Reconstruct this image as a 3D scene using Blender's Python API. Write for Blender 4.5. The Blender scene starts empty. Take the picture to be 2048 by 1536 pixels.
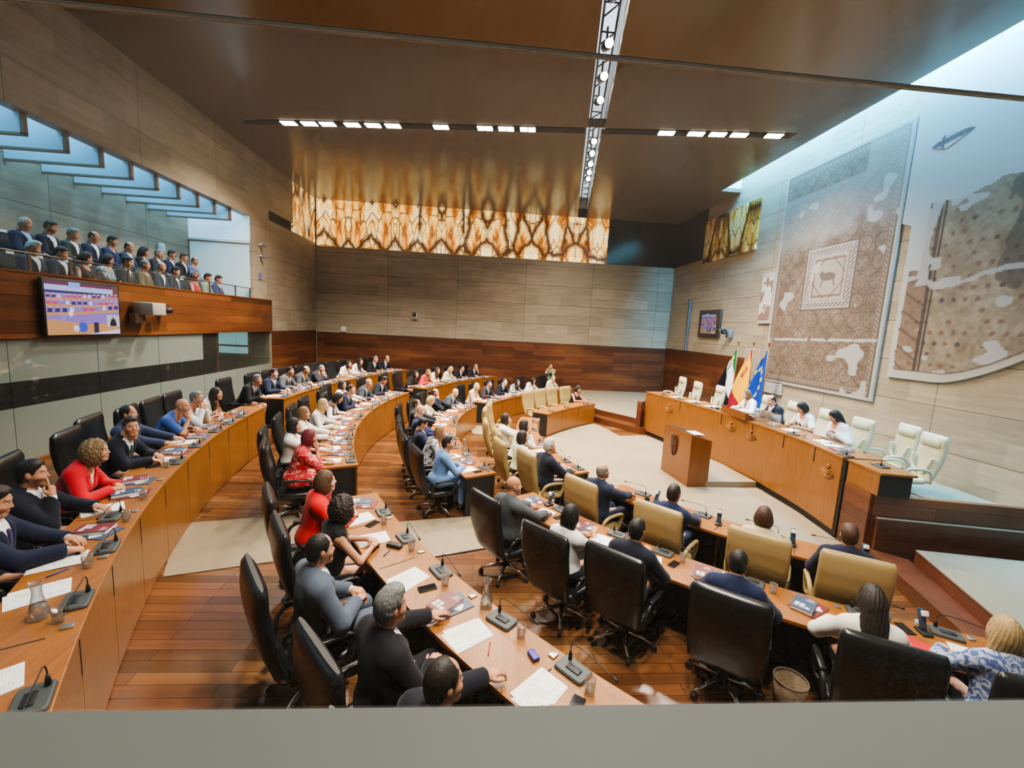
import bpy, bmesh, math, random
import numpy as np
from mathutils import Vector, Matrix
import openvdb as vdb
random.seed(7); RNG = np.random.default_rng(5)
C = bpy.context.scene.collection
R = math.radians
PI = math.pi

# ---------------------------------------------------------------- camera model (frame 2048 x 1536)
F_PX, PITCH, ROLL, YAW, CAM_H = 860.0, R(7.55), R(3.0), R(-4.2), 3.1
_F = np.array([0, math.cos(PITCH), -math.sin(PITCH)]); _U = np.array([0, math.sin(PITCH), math.cos(PITCH)]); _X = np.array([1., 0, 0])
_R2 = math.cos(ROLL)*_X + math.sin(ROLL)*_U; _U2 = -math.sin(ROLL)*_X + math.cos(ROLL)*_U
_M = np.array([[math.cos(YAW), -math.sin(YAW), 0], [math.sin(YAW), math.cos(YAW), 0], [0, 0, 1]])
CF, CU, CR = _M@_F, _M@_U2, _M@_R2
CO = np.array([0, 0, CAM_H])
def ray(x, y):
    v = CF*F_PX + CR*(x-1024) - CU*(y-768)
    return v/np.linalg.norm(v)
def at(x, y, z):
    v = ray(x, y); return CO + v*((z-CAM_H)/v[2])
def atx(x, y, X):
    v = ray(x, y); return CO + v*(X/v[0])
def aty(x, y, Y):
    v = ray(x, y); return CO + v*(Y/v[1])

# ---------------------------------------------------------------- object helpers
def link(o, parent=None, loc=None, rz=None):
    C.objects.link(o)
    if parent: o.parent = parent
    if loc is not None: o.location = loc
    if rz is not None: o.rotation_euler = (0, 0, rz)
    return o
def tag(o, label=None, cat=None, group=None, kind=None):
    if label: o['label'] = label
    if cat: o['category'] = cat
    if group: o['group'] = group
    if kind: o['kind'] = kind
    return o
def thing(name, label, cat, loc=(0, 0, 0), rz=0, group=None):
    o = bpy.data.objects.new(name, None); o.empty_display_size = .1
    link(o, None, loc, rz); return tag(o, label, cat, group)
def np_mesh(name, V, Q=None, T=None, smooth=True):
    me = bpy.data.meshes.new(name)
    V = np.asarray(V, np.float32); fl = []; st = []
    n = 0
    if Q is not None and len(Q):
        Q = np.asarray(Q, np.int32); fl.append(Q.ravel()); st.append(np.arange(len(Q))*4); n = len(Q)*4
    if T is not None and len(T):
        T = np.asarray(T, np.int32); fl.append(T.ravel()); st.append(n+np.arange(len(T))*3)
    fl = np.concatenate(fl); st = np.concatenate(st)
    me.vertices.add(len(V)); me.vertices.foreach_set('co', V.ravel())
    me.loops.add(len(fl)); me.loops.foreach_set('vertex_index', fl)
    me.polygons.add(len(st)); me.polygons.foreach_set('loop_start', st.astype(np.int32))
    me.update(calc_edges=True)
    if smooth: me.polygons.foreach_set('use_smooth', np.ones(len(st), bool))
    return me
def set_col(me, col):
    a = me.color_attributes.new('Col', 'FLOAT_COLOR', 'POINT')
    c = np.ones((len(me.vertices), 4), np.float32); c[:, :3] = col
    a.data.foreach_set('color', c.ravel())
def srgb(r, g, b):
    f = lambda c: (c/255/12.92) if c/255 <= .04045 else ((c/255+.055)/1.055)**2.4
    return (f(r), f(g), f(b))
def srgb_np(a):
    a = np.asarray(a, float)/255
    return np.where(a <= .04045, a/12.92, ((a+.055)/1.055)**2.4)

class MB:
    def __init__(s): s.v = []; s.f = []; s.sm = []
    def add(s, vs, fs, sm=False):
        b = len(s.v); s.v += [tuple(v) for v in vs]; s.f += [tuple(b+i for i in f) for f in fs]; s.sm += [sm]*len(fs); return s
    def box(s, c, d, rz=0, M=None, tx=0):
        x, y, z = d[0]/2, d[1]/2, d[2]/2
        vs = [Vector((i*x, j*y, k*z)) for k in (-1, 1) for j in (-1, 1) for i in (-1, 1)]
        if tx: vs = [Matrix.Rotation(tx, 3, 'X')@v for v in vs]
        if rz: vs = [Matrix.Rotation(rz, 3, 'Z')@v for v in vs]
        if M is not None: vs = [M@v for v in vs]
        vs = [v+Vector(c) for v in vs]
        return s.add(vs, [(0, 2, 3, 1), (4, 5, 7, 6), (0, 1, 5, 4), (2, 6, 7, 3), (0, 4, 6, 2), (1, 3, 7, 5)])
    def bbox(s, c, d, b=.01, rz=0, M=None, n=2, tx=0):
        m = MB().box((0, 0, 0), d); bm = bmesh.new(); m._fill(bm)
        bmesh.ops.bevel(bm, geom=bm.edges[:], offset=b, segments=n, affect='EDGES', profile=.5)
        A = Matrix.Identity(3)
        if tx: A = Matrix.Rotation(tx, 3, 'X')@A
        if rz: A = Matrix.Rotation(rz, 3, 'Z')@A
        if M is not None: A = M@A
        bm.verts.index_update()
        vs = [A@v.co+Vector(c) for v in bm.verts]; fs = [[v.index for v in f.verts] for f in bm.faces]
        bm.free(); return s.add(vs, fs, True)
    def _fill(s, bm):
        vs = [bm.verts.new(v) for v in s.v]
        for f in s.f: bm.faces.new([vs[i] for i in f])
        bm.normal_update()
    def rings(s, rings, cap=True, closed=True, sm=True):
        n = len(rings[0]); vs = [p for r in rings for p in r]; fs = []
        for i in range(len(rings)-1):
            for j in range(n if closed else n-1):
                k = (j+1) % n
                fs.append((i*n+j, i*n+k, (i+1)*n+k, (i+1)*n+j))
        s.add(vs, fs, sm)
        if cap:
            b = len(s.v)-len(vs)
            s.f.append(tuple(b+j for j in reversed(range(n)))); s.sm.append(False)
            s.f.append(tuple(b+(len(rings)-1)*n+j for j in range(n))); s.sm.append(False)
        return s
    def tube(s, pts, r, n=8, cap=True):
        pts = [Vector(p) for p in pts]; rs = r if isinstance(r, (list, tuple)) else [r]*len(pts)
        rings = []; up = None
        for i, p in enumerate(pts):
            t = (pts[min(i+1, len(pts)-1)]-pts[max(i-1, 0)]).normalized()
            if up is None:
                up = Vector((0, 0, 1)) if abs(t.z) < .9 else Vector((1, 0, 0))
            a = t.cross(up).normalized(); b = a.cross(t).normalized(); up = b
            rings.append([p+(a*math.cos(2*PI*k/n)+b*math.sin(2*PI*k/n))*rs[i] for k in range(n)])
        return s.rings(rings, cap)
    def lathe(s, prof, c=(0, 0, 0), n=20, cap=True):
        c = Vector(c)
        return s.rings([[c+Vector((r*math.cos(2*PI*k/n), r*math.sin(2*PI*k/n), z)) for k in range(n)] for r, z in prof], cap)
    def prism(s, poly, z0, z1, sm=False):
        n = len(poly); vs = [(p[0], p[1], z0) for p in poly]+[(p[0], p[1], z1) for p in poly]
        fs = [tuple(reversed(range(n))), tuple(range(n, 2*n))]+[(i, (i+1) % n, n+(i+1) % n, n+i) for i in range(n)]
        return s.add(vs, fs, sm)
    def arc(s, c, r0, r1, a0, a1, z0, z1, n=12):
        # annular sector solid; angles in radians
        A = [a0+(a1-a0)*i/n for i in range(n+1)]
        ring = lambda a: [(c[0]+r*math.cos(a), c[1]+r*math.sin(a), z) for r, z in ((r0, z0), (r1, z0), (r1, z1), (r0, z1))]
        rr = [ring(a) for a in A]
        if a1 < a0: rr.reverse()
        return s.rings(rr, True, True, False)
    def sphere(s, c, r, n=12, m=8, sc=(1, 1, 1)):
        prof = [(math.sin(PI*i/m), -math.cos(PI*i/m)) for i in range(m+1)]
        prof[0] = (1e-3, -1); prof[-1] = (1e-3, 1)
        return s.rings([[Vector(c)+Vector((a*r*sc[0]*math.cos(2*PI*k/n), a*r*sc[1]*math.sin(2*PI*k/n), h*r*sc[2])) for k in range(n)] for a, h in prof], True)
    def mesh(s, name, fix=True):
        me = bpy.data.meshes.new(name); me.from_pydata(s.v, [], s.f)
        me.polygons.foreach_set('use_smooth', np.array(s.sm, bool))
        if fix:
            bm = bmesh.new(); bm.from_mesh(me); bmesh.ops.recalc_face_normals(bm, faces=bm.faces[:]); bm.to_mesh(me); bm.free()
        me.update(); return me
    def build(s, name, mat, parent=None, loc=None, rz=None, bev=0, auto=True):
        me = s.mesh(name); me.materials.append(mat)
        o = bpy.data.objects.new(name, me); link(o, parent, loc, rz)
        if bev:
            m = o.modifiers.new('edge', 'BEVEL'); m.width = bev; m.segments = 2; m.limit_method = 'ANGLE'; m.angle_limit = R(40)
        return o
def struct(o): o['kind'] = 'structure'; return o
def dup(root, loc, rz, label=None, group=None):
    r = root.copy(); C.objects.link(r); r.location = loc; r.rotation_euler = (0, 0, rz)
    if label: r['label'] = label
    if group: r['group'] = group
    for ch in list(root.children):
        c = ch.copy(); C.objects.link(c); c.parent = r
        for g in ch.children:
            d = g.copy(); C.objects.link(d); d.parent = c
    return r
def smooth_pts(P, n=4):
    P = [Vector(p) for p in P]; out = []
    for i in range(len(P)-1):
        p0, p1, p2, p3 = P[max(i-1, 0)], P[i], P[i+1], P[min(i+2, len(P)-1)]
        for k in range(n):
            t = k/n
            out.append(.5*((2*p1)+(p2-p0)*t+(2*p0-5*p1+4*p2-p3)*t*t+(3*p1-p0-3*p2+p3)*t**3))
    out.append(P[-1]); return out

# ---------------------------------------------------------------- materials
MATS = {}
def mat(name):
    m = bpy.data.materials.new(name); m.use_nodes = True
    nt = m.node_tree; nt.nodes.clear()
    out = nt.nodes.new('ShaderNodeOutputMaterial')
    return m, nt, out
def N(nt, t, **kw):
    n = nt.nodes.new(t)
    for k, v in kw.items():
        if k.startswith('i_'):
            key = k[2:].replace('_', ' ')
            n.inputs[int(key) if key.isdigit() else key].default_value = v
        else: setattr(n, k, v)
    return n
def c4(c): return (c[0], c[1], c[2], 1)
def simple(name, col, rough=.5, metal=0, bump=0, bscale=60, spec=.5, var=0, vscale=8, coat=0, sheen=0, emit=None, es=0):
    if name in MATS: return MATS[name]
    m, nt, out = mat(name)
    b = N(nt, 'ShaderNodeBsdfPrincipled'); L = nt.links.new
    b.inputs['Base Color'].default_value = c4(col); b.inputs['Roughness'].default_value = rough; b.inputs['Metallic'].default_value = metal
    b.inputs['Specular IOR Level'].default_value = spec; b.inputs['Coat Weight'].default_value = coat; b.inputs['Sheen Weight'].default_value = sheen
    if emit: b.inputs['Emission Color'].default_value = c4(emit); b.inputs['Emission Strength'].default_value = es
    if var or bump:
        tc = N(nt, 'ShaderNodeTexCoord')
    if var:
        nz = N(nt, 'ShaderNodeTexNoise', i_Scale=vscale, i_Detail=4.0); L(tc.outputs['Object'], nz.inputs['Vector'])
        mx = N(nt, 'ShaderNodeMix', data_type='RGBA'); mx.inputs[6].default_value = c4([x*(1-var) for x in col]); mx.inputs[7].default_value = c4([min(1, x*(1+var)) for x in col])
        L(nz.outputs['Fac'], mx.inputs[0]); L(mx.outputs[2], b.inputs['Base Color'])
    if bump:
        n2 = N(nt, 'ShaderNodeTexNoise', i_Scale=bscale, i_Detail=3.0); L(tc.outputs['Object'], n2.inputs['Vector'])
        bp = N(nt, 'ShaderNodeBump', i_Strength=bump, i_Distance=.01); L(n2.outputs['Fac'], bp.inputs['Height']); L(bp.outputs['Normal'], b.inputs['Normal'])
    L(b.outputs[0], out.inputs[0]); MATS[name] = m; return m
def cloth(col, pat=None):
    key = 'cloth_%d_%d_%d_%s' % (col[0], col[1], col[2], pat)
    if key in MATS: return MATS[key]
    c = srgb(*col)
    if pat is None:
        return simple(key, c, .8, 0, 0, 220, .2, .06, 9, 0, .1)
    m, nt, out = mat(key); L = nt.links.new
    b = N(nt, 'ShaderNodeBsdfPrincipled', i_Roughness=.8); tc = N(nt, 'ShaderNodeTexCoord')
    c2 = srgb(*pat[1]); sc = pat[2]
    nz = N(nt, 'ShaderNodeTexNoise', i_Scale=sc, i_Detail=2.0, i_Distortion=1.5); L(tc.outputs['Object'], nz.inputs['Vector'])
    cr = N(nt, 'ShaderNodeValToRGB'); e = cr.color_ramp.elements
    if pat[0] == 'lines':
        e[0].position = .42; e[0].color = c4(c); e[1].position = .58; e[1].color = c4(c)
        for p, q in ((.475, c), (.49, c2), (.51, c2), (.525, c)):
            x = e.new(p); x.color = c4(q)
    else:
        e[0].position = .44; e[0].color = c4(c); e[1].position = .56; e[1].color = c4(c2)
    L(nz.outputs['Fac'], cr.inputs['Fac']); L(cr.outputs['Color'], b.inputs['Base Color']); L(b.outputs[0], out.inputs[0])
    MATS[key] = m; return m
def wood(name, c1, c2, axis='Z', scale=3., rough=.35, coat=.2, planks=None, c3=None):
    """grain along AXIS; planks=(length,height,plane) gives boards in brick layout"""
    if name in MATS: return MATS[name]
    m, nt, out = mat(name); L = nt.links.new
    b = N(nt, 'ShaderNodeBsdfPrincipled', i_Roughness=rough); b.inputs['Coat Weight'].default_value = coat; b.inputs['Coat Roughness'].default_value = .25
    b.inputs['Specular IOR Level'].default_value = .35
    tc = N(nt, 'ShaderNodeTexCoord'); mp = N(nt, 'ShaderNodeMapping'); L(tc.outputs['Object'], mp.inputs['Vector'])
    s = [scale*9]*3; s['XYZ'.index(axis)] = scale*.6; mp.inputs['Scale'].default_value = s
    nz = N(nt, 'ShaderNodeTexNoise', i_Scale=1.0, i_Detail=6.0, i_Roughness=.65, i_Distortion=.4); L(mp.outputs[0], nz.inputs['Vector'])
    cr = N(nt, 'ShaderNodeMix', data_type='RGBA'); cr.inputs[6].default_value = c4(c1); cr.inputs[7].default_value = c4(c2)
    mr = N(nt, 'ShaderNodeMapRange', i_1=.3, i_2=.7); L(nz.outputs['Fac'], mr.inputs['Value']); L(mr.outputs[0], cr.inputs[0])
    col = cr.outputs[2]
    if planks:
        ln, ht, plane = planks
        sp = N(nt, 'ShaderNodeSeparateXYZ'); L(tc.outputs['Object'], sp.inputs[0]); cb = N(nt, 'ShaderNodeCombineXYZ')
        L(sp.outputs[plane[0]], cb.inputs[0]); L(sp.outputs[plane[1]], cb.inputs[1])
        br = N(nt, 'ShaderNodeTexBrick', offset=.37, offset_frequency=2, squash=1.0); br.inputs['Scale'].default_value = 1
        br.inputs['Brick Width'].default_value = ln; br.inputs['Row Height'].default_value = ht; br.inputs['Mortar Size'].default_value = .003; br.inputs['Bias'].default_value = 0
        br.inputs['Color1'].default_value = (.55, .55, .55, 1); br.inputs['Color2'].default_value = (1.3, 1.3, 1.3, 1); br.inputs['Mortar'].default_value = (.2, .2, .2, 1)
        L(cb.outputs[0], br.inputs['Vector'])
        mu = N(nt, 'ShaderNodeMix', data_type='RGBA', blend_type='MULTIPLY'); mu.inputs[0].default_value = 1
        L(col, mu.inputs[6]); L(br.outputs['Color'], mu.inputs[7]); col = mu.outputs[2]
        if c3:   # hue drift between boards
            n3 = N(nt, 'ShaderNodeTexNoise', i_Scale=.5, i_Detail=1.0); mp3 = N(nt, 'ShaderNodeMapping'); L(cb.outputs[0], mp3.inputs['Vector'])
            mp3.inputs['Scale'].default_value = (.7, 5/ht*.1, 1); L(mp3.outputs[0], n3.inputs['Vector'])
            m3 = N(nt, 'ShaderNodeMix', data_type='RGBA'); mr3 = N(nt, 'ShaderNodeMapRange', i_1=.5, i_2=.7); L(n3.outputs['Fac'], mr3.inputs['Value'])
            m4 = N(nt, 'ShaderNodeMix', data_type='RGBA', blend_type='MULTIPLY'); m4.inputs[0].default_value = 1; m4.inputs[6].default_value = c4(c3); L(br.outputs['Color'], m4.inputs[7])
            L(mr3.outputs[0], m3.inputs[0]); L(col, m3.inputs[6]); L(m4.outputs[2], m3.inputs[7]); col = m3.outputs[2]
    L(col, b.inputs['Base Color']); L(b.outputs[0], out.inputs[0]); MATS[name] = m; return m
def stone(name, plane, bw, bh, off=(0, 0), base=(.43, .355, .26), dark=(.30, .24, .17), rough=.45):
    if name in MATS: return MATS[name]
    m, nt, out = mat(name); L = nt.links.new
    b = N(nt, 'ShaderNodeBsdfPrincipled', i_Roughness=rough); b.inputs['Specular IOR Level'].default_value = .3
    tc = N(nt, 'ShaderNodeTexCoord'); sp = N(nt, 'ShaderNodeSeparateXYZ'); L(tc.outputs['Object'], sp.inputs[0]); cb = N(nt, 'ShaderNodeCombineXYZ')
    L(sp.outputs[plane[0]], cb.inputs[0]); L(sp.outputs[plane[1]], cb.inputs[1])
    mo = N(nt, 'ShaderNodeMapping'); mo.inputs['Location'].default_value = (off[0], off[1], 0); L(cb.outputs[0], mo.inputs['Vector'])
    mp = N(nt, 'ShaderNodeMapping'); mp.inputs['Scale'].default_value = (.8, 9, 1); L(cb.outputs[0], mp.inputs['Vector'])
    nz = N(nt, 'ShaderNodeTexNoise', i_Scale=1.0, i_Detail=8.0, i_Roughness=.7, i_Distortion=.3); L(mp.outputs[0], nz.inputs['Vector'])
    mr = N(nt, 'ShaderNodeMapRange', i_1=.32, i_2=.68); L(nz.outputs['Fac'], mr.inputs['Value'])
    mx = N(nt, 'ShaderNodeMix', data_type='RGBA'); mx.inputs[6].default_value = c4(dark); mx.inputs[7].default_value = c4(base); L(mr.outputs[0], mx.inputs[0])
    b2 = N(nt, 'ShaderNodeTexBrick', offset=.4, offset_frequency=2); b2.inputs['Scale'].default_value = 1; b2.inputs['Brick Width'].default_value = bw/3; b2.inputs['Row Height'].default_value = bh/2; b2.inputs['Mortar Size'].default_value = 0
    b2.inputs['Color1'].default_value = (.86, .86, .86, 1); b2.inputs['Color2'].default_value = (1.1, 1.1, 1.1, 1); L(mo.outputs[0], b2.inputs['Vector'])
    m1 = N(nt, 'ShaderNodeMix', data_type='RGBA', blend_type='MULTIPLY'); m1.inputs[0].default_value = 1; L(mx.outputs[2], m1.inputs[6]); L(b2.outputs['Color'], m1.inputs[7])
    br = N(nt, 'ShaderNodeTexBrick', offset=0.0); br.inputs['Scale'].default_value = 1; br.inputs['Brick Width'].default_value = bw; br.inputs['Row Height'].default_value = bh; br.inputs['Mortar Size'].default_value = .007
    br.inputs['Color1'].default_value = (1, 1, 1, 1); br.inputs['Color2'].default_value = (.93, .93, .93, 1); br.inputs['Mortar'].default_value = (.35, .33, .3, 1); L(mo.outputs[0], br.inputs['Vector'])
    m2 = N(nt, 'ShaderNodeMix', data_type='RGBA', blend_type='MULTIPLY'); m2.inputs[0].default_value = 1; L(m1.outputs[2], m2.inputs[6]); L(br.outputs['Color'], m2.inputs[7])
    L(m2.outputs[2], b.inputs['Base Color']); L(b.outputs[0], out.inputs[0]); MATS[name] = m; return m
def attr_mat(name, rough=.8, emit=0, spec=.2, sss=0):
    if name in MATS: return MATS[name]
    m, nt, out = mat(name); L = nt.links.new
    a = N(nt, 'ShaderNodeAttribute', attribute_name='Col')
    b = N(nt, 'ShaderNodeBsdfPrincipled', i_Roughness=rough); b.inputs['Specular IOR Level'].default_value = spec
    if emit:
        b.inputs['Base Color'].default_value = (.02, .02, .02, 1); L(a.outputs['Color'], b.inputs['Emission Color']); b.inputs['Emission Strength'].default_value = emit
    else: L(a.outputs['Color'], b.inputs['Base Color'])
    L(b.outputs[0], out.inputs[0]); MATS[name] = m; return m
def emis(name, col, s):
    if name in MATS: return MATS[name]
    m, nt, out = mat(name); e = N(nt, 'ShaderNodeEmission', i_Strength=s); e.inputs['Color'].default_value = c4(col)
    nt.links.new(e.outputs[0], out.inputs[0]); MATS[name] = m; return m
def glass(name, col=(1, 1, 1), ior=1.45, rough=0):
    if name in MATS: return MATS[name]
    m, nt, out = mat(name); L = nt.links.new
    g = N(nt, 'ShaderNodeBsdfGlossy', i_Roughness=.02); t = N(nt, 'ShaderNodeBsdfTransparent'); t.inputs['Color'].default_value = c4(col)
    lw = N(nt, 'ShaderNodeLayerWeight', i_Blend=.35); mr = N(nt, 'ShaderNodeMapRange', i_3=.05, i_4=.75); L(lw.outputs['Facing'], mr.inputs['Value'])
    mx = N(nt, 'ShaderNodeMixShader'); L(mr.outputs[0], mx.inputs[0]); df = N(nt, 'ShaderNodeBsdfDiffuse'); df.inputs['Color'].default_value = (.9, .92, .92, 1); m0 = N(nt, 'ShaderNodeMixShader'); m0.inputs[0].default_value = .045; L(t.outputs[0], m0.inputs[1]); L(df.outputs[0], m0.inputs[2])
    L(m0.outputs[0], mx.inputs[1]); L(g.outputs[0], mx.inputs[2]); L(mx.outputs[0], out.inputs[0])
    MATS[name] = m; return m
def pane(name, tint, gloss, haze, hazecol, trans=0, rise=0):
    """thin clear pane: transparent + a little reflection + a little haze; rise adds painted reflection towards the top"""
    m, nt, out = mat(name); L = nt.links.new
    t = N(nt, 'ShaderNodeBsdfTransparent'); t.inputs['Color'].default_value = c4(tint)
    g = N(nt, 'ShaderNodeBsdfGlossy', i_Roughness=.03); d = N(nt, 'ShaderNodeBsdfDiffuse'); d.inputs['Color'].default_value = c4(hazecol)
    m1 = N(nt, 'ShaderNodeMixShader'); m1.inputs[0].default_value = haze; L(t.outputs[0], m1.inputs[1])
    if trans:
        tl = N(nt, 'ShaderNodeBsdfTranslucent'); tl.inputs['Color'].default_value = c4(hazecol); md = N(nt, 'ShaderNodeMixShader'); md.inputs[0].default_value = trans
        L(d.outputs[0], md.inputs[1]); L(tl.outputs[0], md.inputs[2]); L(md.outputs[0], m1.inputs[2])
    else: L(d.outputs[0], m1.inputs[2])
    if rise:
        tc = N(nt, 'ShaderNodeTexCoord'); sz = N(nt, 'ShaderNodeSeparateXYZ'); L(tc.outputs['Generated'], sz.inputs[0]); mr = N(nt, 'ShaderNodeMapRange', i_1=.60, i_2=.86, i_3=haze, i_4=rise); mr.interpolation_type = 'SMOOTHSTEP'; L(sz.outputs[2], mr.inputs[0]); L(mr.outputs[0], m1.inputs[0])  # thicker haze up the pane stands in for the lit room reflected there
    m2 = N(nt, 'ShaderNodeMixShader'); m2.inputs[0].default_value = gloss; L(m1.outputs[0], m2.inputs[1]); L(g.outputs[0], m2.inputs[2]); L(m2.outputs[0], out.inputs[0])
    MATS[name] = m; return m
def text_mat(name, ink=(.12, .12, .14), paper=(.82, .82, .8), rows=55., fill=.55):
    """white sheet printed with broken lines of small type (local x,y)"""
    if name in MATS: return MATS[name]
    m, nt, out = mat(name); L = nt.links.new
    b = N(nt, 'ShaderNodeBsdfPrincipled', i_Roughness=.7); tc = N(nt, 'ShaderNodeTexCoord'); sp = N(nt, 'ShaderNodeSeparateXYZ'); L(tc.outputs['Generated'], sp.inputs[0])
    k = N(nt, 'ShaderNodeMath', operation='MULTIPLY', i_1=rows*.4); L(sp.outputs[1], k.inputs[0]); fr = N(nt, 'ShaderNodeMath', operation='FRACT'); L(k.outputs[0], fr.inputs[0])
    lt = N(nt, 'ShaderNodeMath', operation='LESS_THAN', i_1=.45); L(fr.outputs[0], lt.inputs[0])
    mp = N(nt, 'ShaderNodeMapping'); mp.inputs['Scale'].default_value = (40, rows*.4, 1); L(tc.outputs['Generated'], mp.inputs['Vector'])
    nz = N(nt, 'ShaderNodeTexNoise', i_Scale=1.0, i_Detail=2.0); L(mp.outputs[0], nz.inputs['Vector']); g = N(nt, 'ShaderNodeMath', operation='LESS_THAN', i_1=fill); L(nz.outputs['Fac'], g.inputs[0])
    big = N(nt, 'ShaderNodeTexNoise', i_Scale=3.5); L(tc.outputs['Generated'], big.inputs['Vector']); gb = N(nt, 'ShaderNodeMath', operation='LESS_THAN', i_1=.53); L(big.outputs['Fac'], gb.inputs[0])
    def band(o, lo, hi):
        a = N(nt, 'ShaderNodeMath', operation='GREATER_THAN', i_1=lo); c = N(nt, 'ShaderNodeMath', operation='LESS_THAN', i_1=hi); L(o, a.inputs[0]); L(o, c.inputs[0])
        q = N(nt, 'ShaderNodeMath', operation='MULTIPLY'); L(a.outputs[0], q.inputs[0]); L(c.outputs[0], q.inputs[1]); return q
    q = band(sp.outputs[0], .12, .88); w = band(sp.outputs[1], .1, .9)
    cur = lt
    for x in (g, gb, q, w):
        mm = N(nt, 'ShaderNodeMath', operation='MULTIPLY'); L(cur.outputs[0], mm.inputs[0]); L(x.outputs[0], mm.inputs[1]); cur = mm
    mx = N(nt, 'ShaderNodeMix', data_type='RGBA'); mx.inputs[6].default_value = c4(paper); mx.inputs[7].default_value = c4([.45*p+.55*i for p, i in zip(paper, ink)]); L(cur.outputs[0], mx.inputs[0])
    L(mx.outputs[2], b.inputs['Base Color']); L(b.outputs[0], out.inputs[0]); MATS[name] = m; return m
def paint(name, o, u, v, nu, nv, fn, material, parent=None, keep=None):
    """flat grid from corner o along u and v; fn(s,t) -> sRGB 0..255 in the panel's own metres"""
    o, u, v = (np.array(q, float) for q in (o, u, v)); lu, lv = np.linalg.norm(u), np.linalg.norm(v)
    a, b = np.meshgrid(np.linspace(0, 1, nu+1), np.linspace(0, 1, nv+1))
    V = o+a[..., None]*u+b[..., None]*v; idx = np.arange((nu+1)*(nv+1)).reshape(nv+1, nu+1)
    Q = np.stack([idx[:-1, :-1], idx[:-1, 1:], idx[1:, 1:], idx[1:, :-1]], -1).reshape(-1, 4)
    col = srgb_np(fn(a*lu, b*lv)).reshape(-1, 3)
    if keep is not None:
        k = keep((a*lu)[:-1, :-1]+lu/nu/2, (b*lv)[:-1, :-1]+lv/nv/2).ravel(); Q = Q[k]
        used = np.unique(Q); re = -np.ones((nu+1)*(nv+1), int); re[used] = np.arange(len(used)); V = V.reshape(-1, 3)[used]; col = col[used]; Q = re[Q]
    me = np_mesh(name, V.reshape(-1, 3), Q, smooth=False); set_col(me, col); me.materials.append(material)
    ob = bpy.data.objects.new(name, me); link(ob, parent); return ob
def vnoise(x, y, seed=0):
    """smooth value noise on numpy arrays, 0..1"""
    r = np.random.default_rng(seed).random((64, 64)); xi = np.floor(x).astype(int); yi = np.floor(y).astype(int); fx = x-xi; fy = y-yi
    fx = fx*fx*(3-2*fx); fy = fy*fy*(3-2*fy); g = lambda i, j: r[(yi+j) % 64, (xi+i) % 64]
    return (g(0, 0)*(1-fx)+g(1, 0)*fx)*(1-fy)+(g(0, 1)*(1-fx)+g(1, 1)*fx)*fy
def fbm(x, y, seed=0): return (vnoise(x, y, seed)*.55+vnoise(x*2.1, y*2.1, seed+1)*.3+vnoise(x*4.3, y*4.3, seed+2)*.15)
KL, KS, KW, EXPO, SPR = .60, 3.0, .12, 0.04, 128
# ---------------------------------------------------------------- palette
W_HONEY1, W_HONEY2 = (.19, .068, .012), (.29, .112, .023)
M_desk = wood('honey_wood', W_HONEY1, W_HONEY2, 'Z', 3.2, .3, .35)
M_top = wood('desktop_wood', (.235, .082, .015), (.33, .13, .028), 'Y', 2.6, .34, .12)
M_lect = wood('lectern_wood', (.15, .05, .013), (.22, .08, .02), 'Z', 3.0, .3, .35)
M_wallY = wood('wall_boards', (.085, .026, .012), (.15, .05, .020), 'X', 2.5, .38, .25, (2.3, .17, 'XZ'), (.20, .075, .026))
M_wallX = wood('wall_boards_side', (.085, .026, .012), (.15, .05, .020), 'Y', 2.5, .38, .25, (2.3, .17, 'YZ'), (.20, .075, .026))
M_fascia = wood('gallery_boards', (.10, .030, .010), (.17, .055, .016), 'Y', 2.5, .36, .3, (2.6, .2, 'YZ'), (.22, .08, .02))
M_floor = wood('floor_boards', (.10, .036, .012), (.165, .062, .020), 'X', 2.0, .27, .25, (1.9, .12, 'XY'), (.21, .10, .035))
M_stage = wood('stage_boards', (.085, .024, .011), (.135, .042, .018), 'X', 2.5, .36, .25, (1.8, .17, 'XZ'), (.2, .07, .02))
M_stoneB = stone('travertine_back', 'XZ', 3.0, .85, (1.2, .1))
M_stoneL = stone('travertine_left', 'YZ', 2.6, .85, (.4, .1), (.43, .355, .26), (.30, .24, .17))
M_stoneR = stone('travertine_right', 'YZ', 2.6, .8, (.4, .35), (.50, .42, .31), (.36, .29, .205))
M_carpet = simple('beige_carpet', (.275, .218, .150), .95, 0, .4, 250, .1, .2, 1.2)
M_black = simple('black_laminate', (.012, .012, .013), .5)
M_dark = simple('dark_void', (.008, .007, .006), .8)
M_chrome = simple('chrome', (.75, .75, .77), .15, 1)
M_steel = simple('brushed_steel', (.45, .45, .44), .35, .9)
M_ceil = wood('ceiling_veneer', (.165, .130, .096), (.178, .141, .105), 'Y', .5, .19, 0)
M_white = simple('white_plastic', (.75, .75, .73), .45)
M_grey = simple('grey_plastic', (.16, .165, .17), .5)
M_sill = simple('grey_sill_paint', (.100, .109, .104), .6, 0, 0, 90, .2, .04, 1.5)
M_plaster = simple('white_plaster', (.46, .44, .40), .9, 0, .2, 20)

XL, XR, YB, ZC = -7.2, 8.5, 19.4, 8.0
def sbox(name, x0, x1, y0, y1, z0, z1, m):
    return struct(MB().box(((x0+x1)/2, (y0+y1)/2, (z0+z1)/2), (x1-x0, y1-y0, z1-z0)).build(name, m))
def Lx(y): return 1.57+.19*(y-7.03)
def Ly(x): return 11.37-.131*x
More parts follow.
